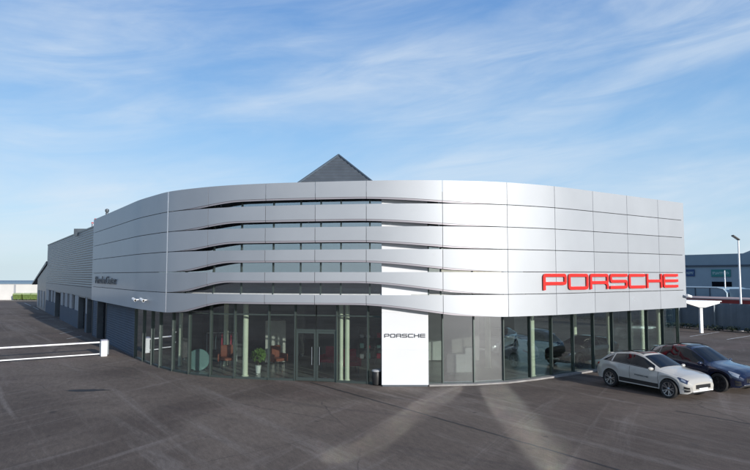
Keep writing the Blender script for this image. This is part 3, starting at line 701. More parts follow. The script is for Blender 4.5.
# ------------------------------------------------------------------ cars
class CarShape:
    def __init__(s, roof=1.0, length=1.0):
        X = np.arange(-2.42, 2.3501, 0.01); s.X = X
        def f(pts, sig=0.05):
            pts = sorted(pts); v = np.interp(X, [p[0] for p in pts], [p[1] for p in pts])
            r = int(3*sig/0.01); ker = np.exp(-0.5*(np.arange(-r, r+1)*0.01/sig)**2); ker /= ker.sum()
            return np.convolve(np.pad(v, r, mode='edge'), ker, 'valid')
        rf = roof
        s.ztop = f([(2.35, 0.66), (2.30, 0.74), (2.18, 0.82), (1.9, 0.91), (1.5, 0.995), (1.05, 1.06), (0.90, 1.10), (0.12, 1.50*rf), (-0.22, 1.59*rf), (-0.7, 1.59*rf), (-1.3, 1.51*rf), (-1.78, 1.395*rf), (-2.20, 1.07), (-2.33, 1.0), (-2.42, 0.80)], 0.06)
        s.zbelt = f([(2.35, 0.58), (2.25, 0.68), (2.0, 0.80), (1.5, 0.92), (1.0, 0.97), (0.0, 1.0), (-1.0, 1.05), (-1.7, 1.09), (-2.1, 1.02), (-2.3, 0.92), (-2.42, 0.70)], 0.06)
        s.wt = f([(2.35, 0.48), (2.1, 0.62), (1.4, 0.70), (1.0, 0.71), (0.85, 0.70), (0.1, 0.60), (-0.6, 0.595), (-1.4, 0.57), (-1.8, 0.545), (-2.2, 0.66), (-2.42, 0.60)], 0.06)
        s.w = f([(2.35, 0.60), (2.25, 0.74), (2.05, 0.86), (1.75, 0.935), (1.4, 0.965), (0.9, 0.945), (0, 0.93), (-0.9, 0.95), (-1.4, 0.985), (-1.9, 0.945), (-2.2, 0.86), (-2.42, 0.68)], 0.06)
        zb = f([(2.35, 0.36), (2.2, 0.26), (1.8, 0.25), (1.0, 0.30), (-1.0, 0.30), (-1.9, 0.33), (-2.2, 0.36), (-2.42, 0.48)], 0.04)
        for xw in (1.405, -1.405):
            d = np.abs(X-xw); R = 0.425
            zb = np.where(d < R, np.maximum(zb, 0.365+np.sqrt(np.maximum(0, R*R-d*d))*0.98), zb)
        s.zb = zb
    def sec(s, x):
        g = lambda a: float(np.interp(x, s.X, a))
        zt, zl, wt, w, zb = g(s.ztop), g(s.zbelt), g(s.wt), g(s.w), g(s.zb)
        zl = max(zl, zb+0.10)
        ze = zt-0.045
        if ze < zl+0.02: ze = zl+0.02
        return [(w*0.955, zb), (w*0.968, zb+0.30*(zl-zb)), (w, zb+0.66*(zl-zb)), (w*0.955, zl), (wt, ze), (wt*0.62, max(zt-0.010, ze+0.012)), (0.0, max(zt, ze+0.02))]
    def P(s, x, v, side=1, off=0.0):
        """v in 0..6 along the half section from sill to roof centre"""
        p = s.sec(x); i = min(5, int(v)); t = v-i
        if i in (3,):                       # straight side glass
            a, b = p[3], p[4]; y, z = a[0]+(b[0]-a[0])*t, a[1]+(b[1]-a[1])*t; y += 0.02*math.sin(PI*t)
        else:
            q = lambda k: p[max(0, min(6, k))]
            def cr(c):
                a, b, cc, d = q(i-1)[c], q(i)[c], q(i+1)[c], q(i+2)[c]
                if i == 2: d = 2*cc-b
                if i == 4: a = 2*b-cc
                if i == 5: d = p[5][c] if c == 1 else -p[5][c]
                return 0.5*(2*b+(cc-a)*t+(2*a-5*b+4*cc-d)*t*t+(-a+3*b-3*cc+d)*t**3)
            y, z = cr(0), cr(1)
        if off:
            e = 0.02
            a, b = Vector(s.P(x+e, v, 1)), Vector(s.P(x-e, v, 1)); c, d = Vector(s.P(x, min(6, v+e), 1)), Vector(s.P(x, max(0, v-e), 1))
            n = (a-b).cross(c-d)
            if n.length > 1e-9:
                n.normalize(); n = n if n.y >= -1e-6 and (n.y > 0.02 or n.z > 0) else -n
                r = Vector((x, y, z))+n*off; return (r.x, r.y*side, r.z)
        return (x, y*side, z)
    def patch(s, xs, vlo, vhi, side, off, nv=6, full=False):
        mb = MB(); rows = []
        for x in xs:
            a = vlo(x) if callable(vlo) else vlo; b = vhi(x) if callable(vhi) else vhi
            rows.append([s.P(x, a+(b-a)*j/nv, side, off) for j in range(nv+1)])
        mb.grid(rows); return mb

def wheel_parts(root, x, y, side, rim_m):
    M = Matrix.Translation((x, y, 0.365)) @ Matrix.Rotation(-PI/2*side, 4, 'X')
    w = MB().lathe([(0.255, -0.12), (0.345, -0.125), (0.365, -0.09), (0.365, 0.09), (0.345, 0.125), (0.265, 0.12), (0.262, 0.07)], 32, M).build('wheel', M_RUBBER, root, smooth=True, world=False)
    w.name = 'wheel'
    r = MB(); r.lathe([(0.262, -0.10), (0.266, 0.105), (0.272, 0.118), (0.25, 0.115), (0.238, 0.06), (0.238, 0.02)], 32, M)
    for k in range(5):
        for dlt in (-0.16, 0.16):
            a = 2*PI*k/5+dlt*0.6; b = 2*PI*k/5+dlt*1.35
            p0 = Vector((0.05*math.cos(a), 0.05*math.sin(a), 0.085)); p1 = Vector((0.25*math.cos(b), 0.25*math.sin(b), 0.105))
            d = (p1-p0).normalized(); n = Vector((-d.y, d.x, 0)).normalized()*0.019
            q = [p0-n, p0+n, p1+n, p1-n]
            r.extrude([M @ v for v in q], tuple((M.to_3x3() @ Vector((0, 0, -0.035)))))
    r.lathe([(0.06, 0.02), (0.06, 0.095), (0.03, 0.105)], 14, M)
    r.build('rim', rim_m, w, world=False)
    MB().lathe([(0.20, 0.0), (0.20, 0.03), (0.05, 0.032)], 20, M).build('brake_disc', M_RIMDK, w, world=False)

def make_car(name, label, cat, group, loc, rz, paint, rim_m, roof=1.0, scale=1.0, light=M_LAMPDK, decal=False):
    root = thing(name, loc, label, cat, group, rz); root.scale = (scale,)*3
    cs = CarShape(roof)
    xs = sorted(set(np.round(np.r_[np.linspace(-2.42, 2.35, 90), np.linspace(0.96, 1.85, 50), np.linspace(-1.85, -0.96, 50)], 4)))
    vs = np.r_[np.linspace(0, 3, 13), np.linspace(3.15, 4, 7), np.linspace(4.2, 6, 9)]
    mb = MB()
    for side in (1, -1): mb.grid([[cs.P(x, v, side) for v in vs] for x in xs])
    for x in (xs[0], xs[-1]):
        ring = [cs.P(x, v, 1) for v in vs]+[cs.P(x, v, -1) for v in vs[::-1][1:]]
        mb.add(ring, [tuple(range(len(ring)))])
    # inner lip of the wheel arches and sill
    for side in (1, -1):
        mb.grid([[cs.P(x, 0, side), (x, side*0.62, cs.P(x, 0, 1)[2]+0.01)] for x in xs])
    body = mb.build('body', paint, root, smooth=True, world=False)
    MB().box(-2.2, 2.15, -0.64, 0.64, 0.24, 0.78).build('underbody', M_BLACK, root, world=False)
    lo, hi = (lambda x: 3.10), (lambda x: 3.90)
    def hgt(x): p = cs.sec(x); return p[4][1]-p[3][1]
    for side in (1, -1):
        for a, b in ((-0.36, 0.78), (-1.28, -0.43), (-1.80, -1.35)):
            xx = np.linspace(a, b, 26)
            def lo2(x): return 3.12
            def hi2(x, a=a, b=b):
                m_ = 3.90
                if a < -1.5: m_ = 3.12+0.78*max(0.02, min(1, (x+1.80)/0.46))
                if b > 0.5: m_ = 3.12+0.78*max(0.02, min(1, (0.80-x)/0.12))
                return m_
            cs.patch(xx, lo2, hi2, side, 0.006).build('side_window', M_CARGLASS, root, smooth=True, world=False)
        # black window surround / pillars between the panes
        cs.patch(np.linspace(-0.43, -0.36, 3), 3.12, 3.90, side, 0.004).build('pillar_trim', M_BLACK, root, smooth=True, world=False)
        cs.patch(np.linspace(-0.95, 0.95, 30), 0.28, lambda x: 0.95, side, 0.006).build('sill_trim', M_BLACK, root, smooth=True, world=False)
        # headlight and tail light
        cs.patch(np.linspace(1.78, 2.19, 14), lambda x: 3.02-0.55*min(1, (x-1.74)/0.22), lambda x: 3.22+0.35*min(1, (x-1.78)/0.40), side, 0.010).build('headlight', light, root, smooth=True, world=False)
        cs.patch(np.linspace(1.93, 2.12, 6), lambda x: 2.70, lambda x: 3.02, side, 0.016).build('lamp_unit', M_LAMP, root, smooth=True, world=False)
        cs.patch(np.linspace(-2.36, -2.02, 12), 2.45, 2.85, side, 0.010).build('tail_light', M_REDLENS, root, smooth=True, world=False)
        # door shut lines and handle
        dl = MB()
        for x in (0.95, -0.40, -1.10):
            v1 = 3.0
            rows = [[cs.P(x-0.007, v, side, 0.003), cs.P(x+0.007, v, side, 0.003)] for v in np.linspace(0.95, 3.0, 12)]
            if x > -1.05: dl.grid(rows)
        dl.build('door_line', M_BLACK, root, world=False)
        for x in (-0.22, -1.02):
            rows = [[cs.P(xq, v, side, 0.028) for v in np.linspace(2.42, 2.56, 3)] for xq in np.linspace(x-0.10, x+0.10, 5)]
            MB().grid(rows).build('door_handle', paint, root, smooth=True, world=False)
        # roof rail, bonnet gap, bright window line
        MB().tube([cs.P(x, 4.42, side, 0.035) for x in np.linspace(-1.55, 0.0, 12)], 0.016, 6).build('roof_rail', M_BLACK, root, smooth=True, world=False)
        bg_ = MB(); bg_.grid([[cs.P(x, 3.55+0.25*(x-0.95)-dv, side, 0.003) for dv in (0.012, -0.012)] for x in np.linspace(0.98, 1.84, 20)])
        bg_.build('bonnet_gap', M_BLACK, root, world=False)
        ln = MB(); ln.grid([[cs.P(x, v, side, 0.008) for v in (3.055, 3.105)] for x in np.linspace(-1.72, 0.76, 30)])
        ln.build('window_line', M_RIMDK, root, world=False)
        # mirror
        Mm = Matrix.Translation((0.69, side*1.0, 1.045)) @ Matrix.Rotation(side*0.25, 4, 'Z') @ Matrix.Diagonal((0.075, 0.125, 0.068, 1))
        pr = [(math.sin(a), -math.cos(a)) for a in np.linspace(0.12, PI-0.12, 9)]
        mr = MB().lathe(pr, 14, Mm).build('mirror', paint, root, smooth=True, world=False)
        MB().box(0.66, 0.74, min(side*0.86, side*0.96), max(side*0.86, side*0.96), 1.0, 1.04).build('mirror_arm', M_BLACK, mr, world=False)
        # wheels
        for x in (1.405, -1.405): wheel_parts(root, x, side*0.845, side, rim_m)
        # outer air intake in the bumper
        it = MB(); it.grid([[cs.P(x, v, side, 0.008) for v in np.linspace(0.55, 1.75, 6)] for x in np.linspace(2.06, 2.27, 8)])
        it.build('air_intake', M_BLACK, root, smooth=True, world=False)
        it2 = MB(); it2.grid([[cs.P(x, v, side, 0.016) for v in np.linspace(1.10, 1.24, 3)] for x in np.linspace(2.05, 2.28, 8)])
        it2.build('bumper_bar', paint, root, smooth=True, world=False)
    # windscreen, rear window
    def full_patch(x0, x1, vlo, off, n=18):
        rows = []
        for x in np.linspace(x0, x1, n): rows.append([cs.P(x, v, 1, off) for v in np.linspace(vlo, 6, 9)]+[cs.P(x, v, -1, off) for v in np.linspace(6, vlo, 9)[1:]])
        return MB().grid(rows)
    full_patch(0.88, 0.10, 4.12, 0.007).build('windscreen', M_CARGLASS, root, smooth=True, world=False)
    full_patch(-1.86, -2.17, 4.15, 0.007).build('rear_window', M_CARGLASS, root, smooth=True, world=False)
    full_patch(-0.05, -1.15, 4.7, 0.005).build('sunroof', M_CARGLASS, root, smooth=True, world=False)
    # roof spoiler
    MB().box(-1.93, -1.72, -0.47, 0.47, 1.385*roof, 1.408*roof).build('spoiler', paint, root, world=False, bevel=0.01)
    # grille, lower lip, plate
    MB().box(2.33, 2.362, -0.44, 0.44, 0.44, 0.60).build('grille', M_BLACK, root, world=False, bevel=0.01)
    MB().box(2.20, 2.36, -0.60, 0.60, 0.335, 0.375).build('front_lip', M_WPAINT if decal else M_RIM, root, world=False, bevel=0.01)
    MB().box(2.363, 2.372, -0.26, 0.26, 0.40, 0.47).build('number_plate', M_WPAINT, root, world=False)
    gr = MB()
    for k in range(4): gr.box(2.363, 2.368, -0.40, 0.40, 0.485+k*0.03, 0.495+k*0.03)
    gr.build('grille_bar', M_RIMDK, root, world=False)
    MB().box(-2.44, -2.38, -0.60, 0.60, 0.50, 0.62).build('rear_bumper', M_BLACK, root, world=False, bevel=0.02)
    if decal:
        dm = MB()
        for side in (-1,):
            def place(x, y, d):
                xx = -0.15+x; v = 1.62+y/0.3; q = cs.P(xx, v, side, 0.006+d*0.2); return Vector(q)
            stroked_word(dm, 'PORSCHE', 0.66, 0.075, 0.01, 0.2, 0.85, lambda x, y, d: place(x, y, d))
        dm.build('door_lettering', M_GREYLET, root, world=False)
    # short overhangs: draw the nose and the tail in beyond the wheel arches
    for o in [q for q in bpy.data.objects if q.parent == root]:
        if o.type == 'MESH' and not o.name.startswith('wheel'):
            for v in o.data.vertices:
                if v.co.x > 1.85: v.co.x = 1.85+(v.co.x-1.85)*0.74
                elif v.co.x < -1.9: v.co.x = -1.9-(-1.9-v.co.x)*0.82
    return root

hd = Vector((0.457, -0.889, 0)).normalized(); HRZ = math.atan2(hd.y, hd.x); lf = Vector((-hd.y, hd.x, 0))
rw, fw = at(610.6, 386), at(672.4, 399)
c1 = (rw+fw)/2+lf*0.85-hd*0.02
make_car('parked_car', 'chalk white SUV parked on the forecourt beside the glass front', 'car', None, c1, HRZ, M_CARWHITE, M_RIM, 0.985, 1.0, M_LAMPDK, True)
fw2 = at(719.7, 392.0)
c2 = fw2-hd*1.405*1.03+lf*0.90
make_car('parked_car', 'dark navy SUV parked behind the white SUV near the photo edge', 'car', None, c2, HRZ, M_CARBLUE, M_RIMDK, 1.04, 1.04, M_LAMP, False)
cI = at(548, 366); make_car('display_car', 'dark car on show inside the glass corner of the showroom', 'car', None, Vector((11.2, 32.6, 0.03)), math.radians(215), M_CARDARK, M_RIMDK, 0.93, 1.0)
make_car('display_car', 'silver car on show deeper inside the showroom hall', 'car', None, Vector((7.4, 37.2, 0.03)), math.radians(240), M_CARSILVER, M_RIM, 0.97, 1.0)

# ------------------------------------------------------------------ showroom furniture seen through the glass
dk = at(463, 374); dk.y += 0.5
t = thing('reception_desk', Vector((dk.x, dk.y, 0.03)), 'white reception desk inside the glass right of the white pylon', 'desk')
MB().box(dk.x-0.75, dk.x+0.15, dk.y-0.25, dk.y+0.35, 0.03, 0.92).build('counter', M_WHITE, t, bevel=0.02)
MB().box(dk.x+0.155, dk.x+0.65, dk.y-0.2, dk.y+0.35, 0.03, 1.22).build('counter_end', M_WHITE, t, bevel=0.02)
def chair(loc, label, m, group=None, rz=0):
    t = thing('lounge_chair', loc, label, 'chair', group, rz)
    MB().box(-0.32, 0.32, -0.30, 0.32, 0.36, 0.50).build('seat', m, t, world=False, bevel=0.04)
    MB().box(-0.32, 0.32, 0.22, 0.36, 0.505, 1.12).build('backrest', m, t, world=False, bevel=0.05)
    for sx in (-1, 1):
        MB().box(sx*0.38-0.055, sx*0.38+0.055, -0.28, 0.34, 0.34, 0.72).build('armrest', m, t, world=False, bevel=0.03)
        for sy in (-0.24, 0.28): MB().tube([(sx*0.3, sy, 0), (sx*0.28, sy, 0.36)], 0.02, 6).build('leg', M_STEEL, t, world=False)
    return t
chair(Vector((-1.15, 29.4, 0.03)), 'red armchair inside the glass, right of the entrance columns', M_PINK, None, 0.3)
chair(Vector((-2.35, 30.6, 0.03)), 'red armchair seen through the entrance door glass', M_PINK, None, -0.4)
chair(Vector((-5.0, 31.0, 0.03)), 'orange armchair behind the potted plant in the showroom', M_ORANGE, None, 0.7)
chair(Vector((-7.7, 31.2, 0.03)), 'orange armchair beside the teal round board in the showroom', M_ORANGE, None, 0.2)
pp = at(256, 375.2); pp.y += 0.5
pl = thing('potted_plant', Vector((pp.x, pp.y, 0.03)), 'small bright green bush in a pale pot behind the left glazing', 'plant')
Tp = Matrix.Translation((pp.x, pp.y, 0.03))
MB().lathe([(0.11, 0), (0.15, 0.36), (0.13, 0.37)], 16, Tp).build('pot', M_POT, pl, smooth=True)
MB().tube([(pp.x, pp.y, 0.3), (pp.x, pp.y, 0.75)], 0.02, 6).build('stem', M_WOOD, pl)
def leaves(mb, c, rad, n, size):
    for _ in range(n):
        d = Vector(np.random.normal(size=3)); d.normalize(); p = Vector(c)+Vector((d.x*rad[0], d.y*rad[1], d.z*rad[2]))*random.random()**0.4
        a = Vector(np.random.normal(size=3)).normalized(); b = a.orthogonal().normalized(); s = size*random.uniform(0.6, 1.3)
        mb.add([p-a*s, p+b*s*0.45, p+a*s, p-b*s*0.45], [(0, 1, 2, 3)])
    return mb
leaves(MB(), (pp.x, pp.y, 0.90), (0.38, 0.38, 0.32), 260, 0.10).build('foliage', M_LEAFBR, pl, recalc=False)
tb = at(195.5, 373.2); tb.y += 0.45
rb = thing('round_board', Vector((tb.x, tb.y, 0.03)), 'large round dark teal board standing behind the left glazing', 'board')
Mr = Matrix.Translation((tb.x, tb.y, 0.58)) @ Matrix.Rotation(math.radians(20), 4, 'Z') @ Matrix.Rotation(PI/2, 4, 'X')
MB().lathe([(0.52, -0.02), (0.54, 0.0), (0.52, 0.02)], 40, Mr).build('disc', M_TEAL, rb, smooth=True)
MB().box(tb.x-0.3, tb.x+0.3, tb.y+0.03, tb.y+0.25, 0.03, 0.07).build('foot', M_STEEL, rb)

M_LIT = mat('lit_lamp', (0.8, 0.8, 0.75), 0.5, emit=((1.0, 0.95, 0.84), 3.5))
for i, (x, y) in enumerate(((-9.2, 31.6), (-6.4, 30.4), (-4.4, 29.9), (-2.2, 29.2), (-0.2, 28.9), (4.0, 29.0), (6.6, 30.0), (9.4, 32.0), (12.2, 34.2), (14.6, 36.0), (-7.6, 34.5), (-3.4, 34.0), (1.2, 33.0), (5.0, 34.0))):
    h_ = MB().box(x-0.62, x+0.62, y-0.10, y+0.10, 3.70, 3.855).build('ceiling_lamp', M_WPAINT, showroom)
    MB().box(x-0.58, x+0.58, y-0.07, y+0.07, 3.685, 3.698).build('diffuser', M_LIT, h_)
def partition(name, label, cat, x, y, w, h, rz, m):
    t = thing(name, Vector((x, y, 0.03)), label, cat, None, rz)
    MB().box(-w/2, w/2, -0.06, 0.06, 0.06, h).build('panel', m, t, world=False, bevel=0.01)
    for sx in (-w/2+0.2, w/2-0.2): MB().box(sx-0.05, sx+0.05, -0.3, 0.3, 0, 0.055).build('foot', M_STEEL, t, world=False)
    return t
partition('display_wall', 'wide dark display wall standing behind the orange armchairs', 'partition', -6.6, 35.2, 5.0, 3.2, 0.25, mat('partition_dark', (0.035, 0.037, 0.04), 0.5))
partition('display_wall', 'dark display wall standing behind the red armchairs', 'partition', -1.2, 34.8, 4.6, 3.2, 0.0, mat('partition_dark', (0.035, 0.037, 0.04), 0.5))
partition('display_wall', 'pale grey display wall behind the white reception desk', 'partition', 4.2, 33.4, 3.2, 2.7, 0.05, mat('partition_pale', (0.38, 0.38, 0.37), 0.6))
partition('poster_stand', 'tall pale poster stand between the showroom columns left of the door', 'poster stand', -5.4, 32.6, 1.1, 2.3, 0.3, mat('poster_pale', (0.42, 0.40, 0.37), 0.6))
partition('poster_stand', 'narrow dark poster stand near the left corner glazing', 'poster stand', -10.6, 34.6, 1.4, 2.4, 0.7, mat('poster_dark', (0.06, 0.055, 0.06), 0.4))
t = thing('merchandise_shelf', Vector((0.0, 32.2, 0.03)), 'black merchandise shelf with small boxes left of the white pylon', 'shelf')
fr_ = MB()
for x in (-0.9, 0.0, 0.9): fr_.box(x-0.03, x+0.03, -0.2, 0.2, 0, 2.0)
fr_.build('upright', M_DARK, t, world=False)
for z in (0.3, 0.85, 1.4, 1.95):
    MB().box(-0.868, -0.032, -0.2, 0.2, z, z+0.03).build('shelf_board', M_DARK, t, world=False); MB().box(0.032, 0.868, -0.2, 0.2, z, z+0.03).build('shelf_board', M_DARK, t, world=False)
    for x in (-0.7, -0.35, 0.2, 0.6):
        if random.random() < 0.8 and z < 1.9: MB().box(x-0.1, x+0.1, -0.15, 0.1, z+0.032, z+random.uniform(0.15, 0.35)).build('box', random.choice((M_PIER, M_PINK, M_TEAL, M_WPAINT)), t, world=False)
# rail of garments near the entrance
gx, gy = -8.4, 33.0
t = thing('clothes_rail', Vector((gx, gy, 0.03)), 'clothes rail hung with grey and red garments left of the entrance', 'clothes rail', None, 0.2)
fr_ = MB(); fr_.tube([(-0.8, 0, 0), (-0.8, 0, 1.6), (0.8, 0, 1.6), (0.8, 0, 0)], 0.02, 6)
for sx in (-0.8, 0.8): fr_.box(sx-0.03, sx+0.03, -0.25, 0.25, 0, 0.03)
fr_.build('rail', M_LITEDGE_RAIL, t, world=False)
for k in range(9):
    x = -0.64+k*0.16; hh = random.uniform(0.7, 0.95)
    MB().extrude([(x-0.03, -0.24, 1.45), (x-0.03, 0, 1.56), (x-0.03, 0.24, 1.45), (x-0.03, 0.27, 1.5-hh), (x-0.03, -0.27, 1.5-hh)], (0.07, 0, 0)).build('garment', random.choice((M_PINK, M_PIER, M_DARK, M_STEEL)), t, world=False)

# security cameras on the cladding
def cctv(s, z, label):
    p = fpt(s, 0.0); n_ = fpt(s, 0.5)-fpt(s, 0.0); n_.normalize(); tt = Vector((-n_.y, n_.x, 0))
    t = thing('security_camera', Vector((p.x, p.y, z)), label, 'camera')
    q = p+Vector((0, 0, z))
    MB().tube([q+n_*0.01, q+n_*0.22], 0.03, 8).build('bracket', M_WPAINT, t)
    MB().tube([q+n_*0.24-tt*0.24+Vector((0, 0, 0.05)), q+n_*0.24+tt*0.20-Vector((0, 0, 0.03))], 0.075, 10).build('housing', M_WPAINT, t)
    MB().tube([q+n_*0.24+tt*0.201-Vector((0, 0, 0.03)), q+n_*0.24+tt*0.21-Vector((0, 0, 0.032))], 0.06, 10).build('lens', M_BLACK, t)
cctv(s_of_u(141.5), 3.48, 'white security camera low on the shaded left cladding')
cctv(s_of_u(149.5), 3.50, 'white security camera on the dark bend of the cladding')
cctv(float(FS[-1])-0.15, 3.62, 'white security camera at the right end of the cladding')

# ------------------------------------------------------------------ right background
# carport with a single T post
cp = at(701.5, 333)
t = thing('carport', cp, 'white T-shaped carport on a single post by the dark fence', 'carport')
MB().box(cp.x-0.11, cp.x+0.11, cp.y-0.11, cp.y+0.11, 0, 2.3).build('post', M_WPAINT, t)
prof = [(-1.35, 2.62), (1.45, 2.58), (1.45, 2.46), (0.25, 2.12), (-0.25, 2.12), (-1.35, 2.48)]
MB().extrude([(cp.x+a, cp.y-0.3, z) for a, z in prof], (0, 0.6, 0)).build('beam', M_WPAINT, t)
MB().extrude([(cp.x-1.5, cp.y-0.3, 2.63), (cp.x+1.6, cp.y-0.3, 2.59), (cp.x+1.6, cp.y-0.3, 2.66), (cp.x-1.5, cp.y-0.3, 2.70)], (-2.6, 4.2, 0)).build('roof', M_WPAINT, t)
# fence with its hedge
F1 = Vector((31.3, 50.2, 0)); FDv = Vector((0.558, -0.83, 0)).normalized()
fa, fb = F1-FDv*34, F1+FDv*16
fn = thing('sheet_fence', F1, 'dark blue-grey ribbed metal fence closing the right side of the lot', 'fence')
rows = []; n = 260
for i in range(n+1):
    p = fa.lerp(fb, i/n); nn = Vector((-FDv.y, FDv.x, 0)); p = p+nn*(0.04 if (i//2) % 2 else 0.0)+nn*0.02
    rows.append([(p.x, p.y, 0.1), (p.x, p.y, 2.35)])
MB().grid(rows).build('sheet', M_FENCE, fn, recalc=False)
for i in range(17):
    p = fa.lerp(fb, i/16)-Vector((-FDv.y, FDv.x, 0))*0.06
    MB().box(p.x-0.05, p.x+0.05, p.y-0.05, p.y+0.05, 0, 2.4).build('post', M_FENCE, fn)
hg = MB()
for i in range(70):
    p = fa.lerp(fb, (i+random.random())/70); nn = Vector((-FDv.y, FDv.x, 0)); q = p-nn*0.45
    leaves(hg, (q.x, q.y, 0.24), (0.5, 0.35, 0.26), 60, 0.11)
tag(hg.build('hedge', M_LEAF, recalc=False), 'low dark hedge along the foot of the dark metal fence', 'hedge')
# everything behind the fence runs parallel to it
FNv = Vector((-0.83, -0.558, 0)).normalized()             # towards the forecourt
def plane_hit(u, v, P):
    x, y, z = ray(u, v); t = (P.x*FNv.x+P.y*FNv.y)/(x*FNv.x+y*FNv.y)
    return Vector((x*t, y*t, CAMZ+z*t))
def pbox(mb, P, s0, s1, o0, o1, z0, z1):
    q = [P+FDv*s0+FNv*o0, P+FDv*s1+FNv*o0, P+FDv*s1+FNv*o1, P+FDv*s0+FNv*o1]
    return mb.prism(q, z0, z1)
def s_on(u, v, P): return (plane_hit(u, v, P)-P).dot(FDv)
# red-edged canopy behind the fence
P = atd(684, 298, 60); P.z = 0
zc = plane_hit(715, 299.2, P).z
t = thing('red_canopy', P+FDv*6, 'long flat canopy with a dark red fascia behind the fence', 'canopy')
pbox(MB(), P, -4, 16, 0, 0.1, zc-0.48, zc-0.02).build('fascia', M_CANOPYRED, t)
pbox(MB(), P, -4, 16, -4.0, 0.16, zc-0.018, zc+0.10).build('roof', M_CANOPYTOP, t)
for u in (713.5, 747.5, 690):
    q = s_on(u, 310, P+FNv*-0.4); pbox(MB(), P, q-0.07, q+0.07, -0.47, -0.33, 0, zc-0.03).build('post', M_WPAINT, t)
# grey sheet shelter on the far side
P = atd(684, 298, 66); P.z = 0
zt = plane_hit(705, 287.4, P).z; s0, s1 = -6.0, s_on(727, 295, P)
t = thing('sheet_shelter', P+FDv*((s0+s1)/2), 'blue-grey rounded sheet shelter behind the red-edged canopy', 'shelter')
prof = [(s0, 0), (s0, zt), (s1-0.9, zt), (s1-0.3, zt-0.15), (s1, zt-0.55), (s1+0.06, 0)]
MB().extrude([tuple(P+FDv*a+Vector((0, 0, z))) for a, z in prof], tuple(FNv*-5)).build('sheeting', M_POLY, t)
MB().tube([P+FDv*a+FNv*0.05+Vector((0, 0, z)) for a, z in [(s0, zt)]+prof[2:5]+[(s1+0.05, 0.3)]], 0.055, 6).build('frame_rim', mat('shelter_rim', (0.62, 0.72, 0.76), 0.4), t)
for u in (695.5, 710):
    q = s_on(u, 292, P); pbox(MB(), P, q-0.06, q+0.06, 0.004, 0.05, 0.2, zt-0.06).build('rib', M_WAREDK, t)
pbox(MB(), P, s1+0.12, s1+13, -4, -0.3, 0, zt-0.12).build('side_annex', M_POLY, t)
# far warehouse
P = atd(683, 275, 100); P.z = 0
zt = plane_hit(700, 254.6, P).z
wh = thing('warehouse', P+FDv*6, 'far blue-grey metal warehouse with two small signs', 'warehouse')
pbox(MB(), P, -14, 26, -40, 0, 0, zt-1.95).build('wall', M_WARE, wh)
pbox(MB(), P, -14.1, 26.1, -40, 0.10, zt-1.945, zt).build('eaves_band', mat('warehouse_band', (0.22, 0.30, 0.36), 0.5, noise=0.08, nscale=0.4), wh)
pbox(MB(), P, -14.1, 26.1, 0.104, 0.22, zt-2.0, zt-1.72).build('gutter', M_WAREDK, wh)
q = s_on(735.5, 252, P)
MB().extrude([tuple(P+FDv*(q+a)-FNv*2+Vector((0, 0, z))) for a, z in ((0, zt+0.003), (1.4, zt+0.55), (6.0, zt+0.55), (8.4, zt+1.15), (20, zt+1.15), (20, zt+0.003))], tuple(-FNv*7)).build('roof_box', mat('roof_box_grey', (0.26, 0.30, 0.34), 0.6), wh)
def wsign(u0, u1, v0, v1, m, label, lit):
    a_, b_ = plane_hit(u0, v0, P), plane_hit(u1, v1, P); sa, sb = (a_-P).dot(FDv), (b_-P).dot(FDv); z0, z1 = b_.z, a_.z
    t = thing('wall_sign', P+FDv*sa+FNv*0.1+Vector((0, 0, z0)), label, 'sign')
    pbox(MB(), P, sa, sb, 0.03, 0.14, z0, z1).build('board', m, t)
    lt = MB(); w, h_ = sb-sa, z1-z0; x = sa+w*0.07; z = z0+h_*0.32
    while x < sb-w*0.12:
        g_ = w*random.uniform(0.045, 0.07); hh = h_*0.34
        pbox(lt, P, x, x+g_*0.3, 0.142, 0.165, z, z+hh)
        k = random.choice((0, 0.4, 0.76)); pbox(lt, P, x+g_*0.31, x+g_, 0.142, 0.165, z+hh*k, z+hh*(k+0.24))
        x += g_*1.3
    lt.build('lettering', lit, t)
M_SIGNPALE = mat('sign_pale', (0.45, 0.6, 0.62), 0.5)
wsign(686.2, 695, 269.5, 276.3, M_SIGNBLUE, 'dark blue sign with pale lettering on the far warehouse', M_SIGNPALE)
wsign(711.5, 731, 269.6, 276.8, M_SIGNTEAL, 'teal green sign with pale lettering on the far warehouse', M_SIGNPALE)
a_, b_ = plane_hit(712, 281.6, P), plane_hit(732, 288, P)
pbox(MB(), P, (a_-P).dot(FDv), (b_-P).dot(FDv), 0.003, 0.06, b_.z, a_.z).build('window', M_CARGLASS, wh)
# white flag pole in front of the warehouse
p = atd(725.6, 297, 63.5)
tp = atd(725.4, 270.5, 63.5)
t = thing('thin_pole', Vector((p.x, 63.5, 0)), 'thin pale pole rising between the teal sign and the red canopy', 'pole')
MB().tube([(p.x, 63.5, 0), (p.x, 63.5, tp.z)], [0.09, 0.05], 8).build('shaft', M_WPAINT, t, smooth=True)
# street lamp
lp = at(742, 331); zt = atd(738.5, 240, lp.y).z
t = thing('street_lamp', lp, 'tall white lamp post with a black tilted head beside the dark fence', 'street lamp')
MB().tube([(lp.x, lp.y, 0), (lp.x, lp.y, zt)], [0.10, 0.065], 12).build('pole', M_WPAINT, t, smooth=True)
MB().lathe([(0.2, 0.0), (0.2, 0.03), (0.11, 0.04), (0.11, 0.35)], 12, Matrix.Translation(lp)).build('base_plate', M_WPAINT, t, smooth=True)
Mh = Matrix.Translation((lp.x-0.02, lp.y, zt+0.02)) @ Matrix.Rotation(math.radians(35), 4, 'Y')
MB().box(-0.62, 0.08, -0.17, 0.17, -0.02, 0.09, Mh).build('lamp_head', M_BLACK, t, bevel=0.03)
MB().box(-0.58, -0.10, -0.13, 0.13, -0.03, -0.021, Mh).build('lamp_glass', M_POT, t)

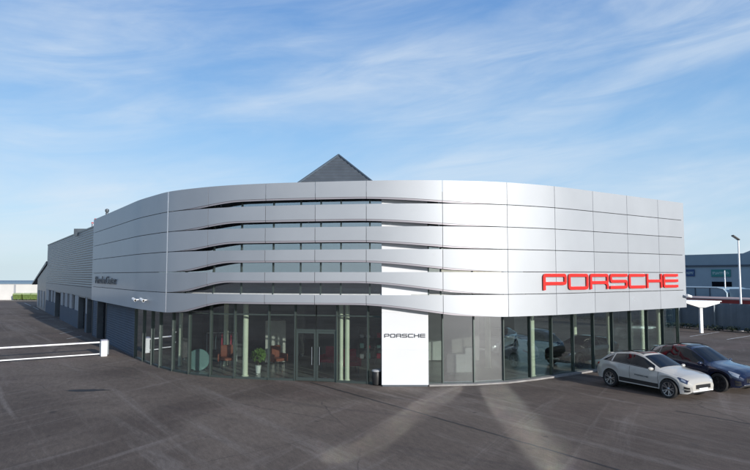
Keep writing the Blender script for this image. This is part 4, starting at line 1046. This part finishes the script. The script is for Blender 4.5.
# ------------------------------------------------------------------ left background
wy0 = at(-40, 300.3); wy1 = at(41, 299.5); zw = 3.3
wl0 = Vector((-130, 121, 0)); wl1 = Vector((-52.0, 113.5, 0))
t = thing('yard_wall', Vector((-75, 116, 0)), 'long white rendered wall closing the far end of the yard', 'wall')
zw = atd(20, 284.3, 117).z
MB().wallbox(wl0, wl1, 0, zw, 0, 0.3).build('wall', M_WALLWHITE, t)
MB().wallbox(wl0, wl1, zw+0.003, zw+0.1, -0.05, 0.35).build('coping', M_PIER, t)
for f in np.linspace(0.02, 0.98, 15):
    p = wl0.lerp(wl1, f); MB().wallbox(p, p+(wl1-wl0).normalized()*0.4, 0, zw+0.002, -0.08, -0.002).build('pier', M_PIER, t)
tag(MB().prism([wl0+Vector((0, -6, 0)), wl1+Vector((-1, -3.2, 0)), wl1+Vector((-1, -0.3, 0)), wl0+Vector((0, -0.3, 0))], 0.004, 0.012).build('pale_verge', M_EARTH), kind='structure')
hb = thing('far_hall', Vector((-95, 165, 0)), 'distant low hall with a blue roof beyond the white wall', 'hall')
zr = atd(20, 281.6, 162).z
MB().box(-170, -79, 165, 195, 0, zr-1.0).build('wall', M_PALE, hb)
MB().box(-152, -78.5, 164, 196, zr-0.99, zr).build('roof', M_BLUEROOF, hb)
bw_ = thing('waste_container', at(18.2, 300.3), 'green waste container standing farthest from the workshop, by the white wall', 'container', 'green waste containers by the wall')
def container(root, k):
    s = MB(); s.extrude([(-0.62, -0.45, 0.15), (0.62, -0.45, 0.15), (0.72, -0.5, 1.0), (-0.72, -0.5, 1.0)], (0, 0.95, 0)); s.build('body', M_BINGREEN, root, world=False, bevel=0.03)
    MB().extrude([(-0.74, -0.52, 1.005), (-0.74, 0.48, 1.005), (-0.74, 0.40, 1.22), (-0.74, -0.1, 1.26), (-0.74, -0.5, 1.1)], (1.48, 0, 0)).build('lid', mat('bin_lid', (0.35, 0.42, 0.22), 0.5), root, world=False)
    for sx in (-0.5, 0.5):
        for sy in (-0.35, 0.35): MB().lathe([(0.09, -0.03), (0.09, 0.03)], 10, Matrix.Translation((sx, sy, 0.09)) @ Matrix.Rotation(PI/2, 4, 'X')).build('wheel', M_RUBBER, root, world=False)
bw_.scale = (1.1, 1.1, 1.1); container(bw_, 0)
for u, lab in ((28.0, 'green waste container in the middle of the three by the white wall'), (35.8, 'green waste container nearest the workshop, by the white wall')):
    c = copy_tree(bw_); c.location = at(u, 300.3); c['label'] = lab
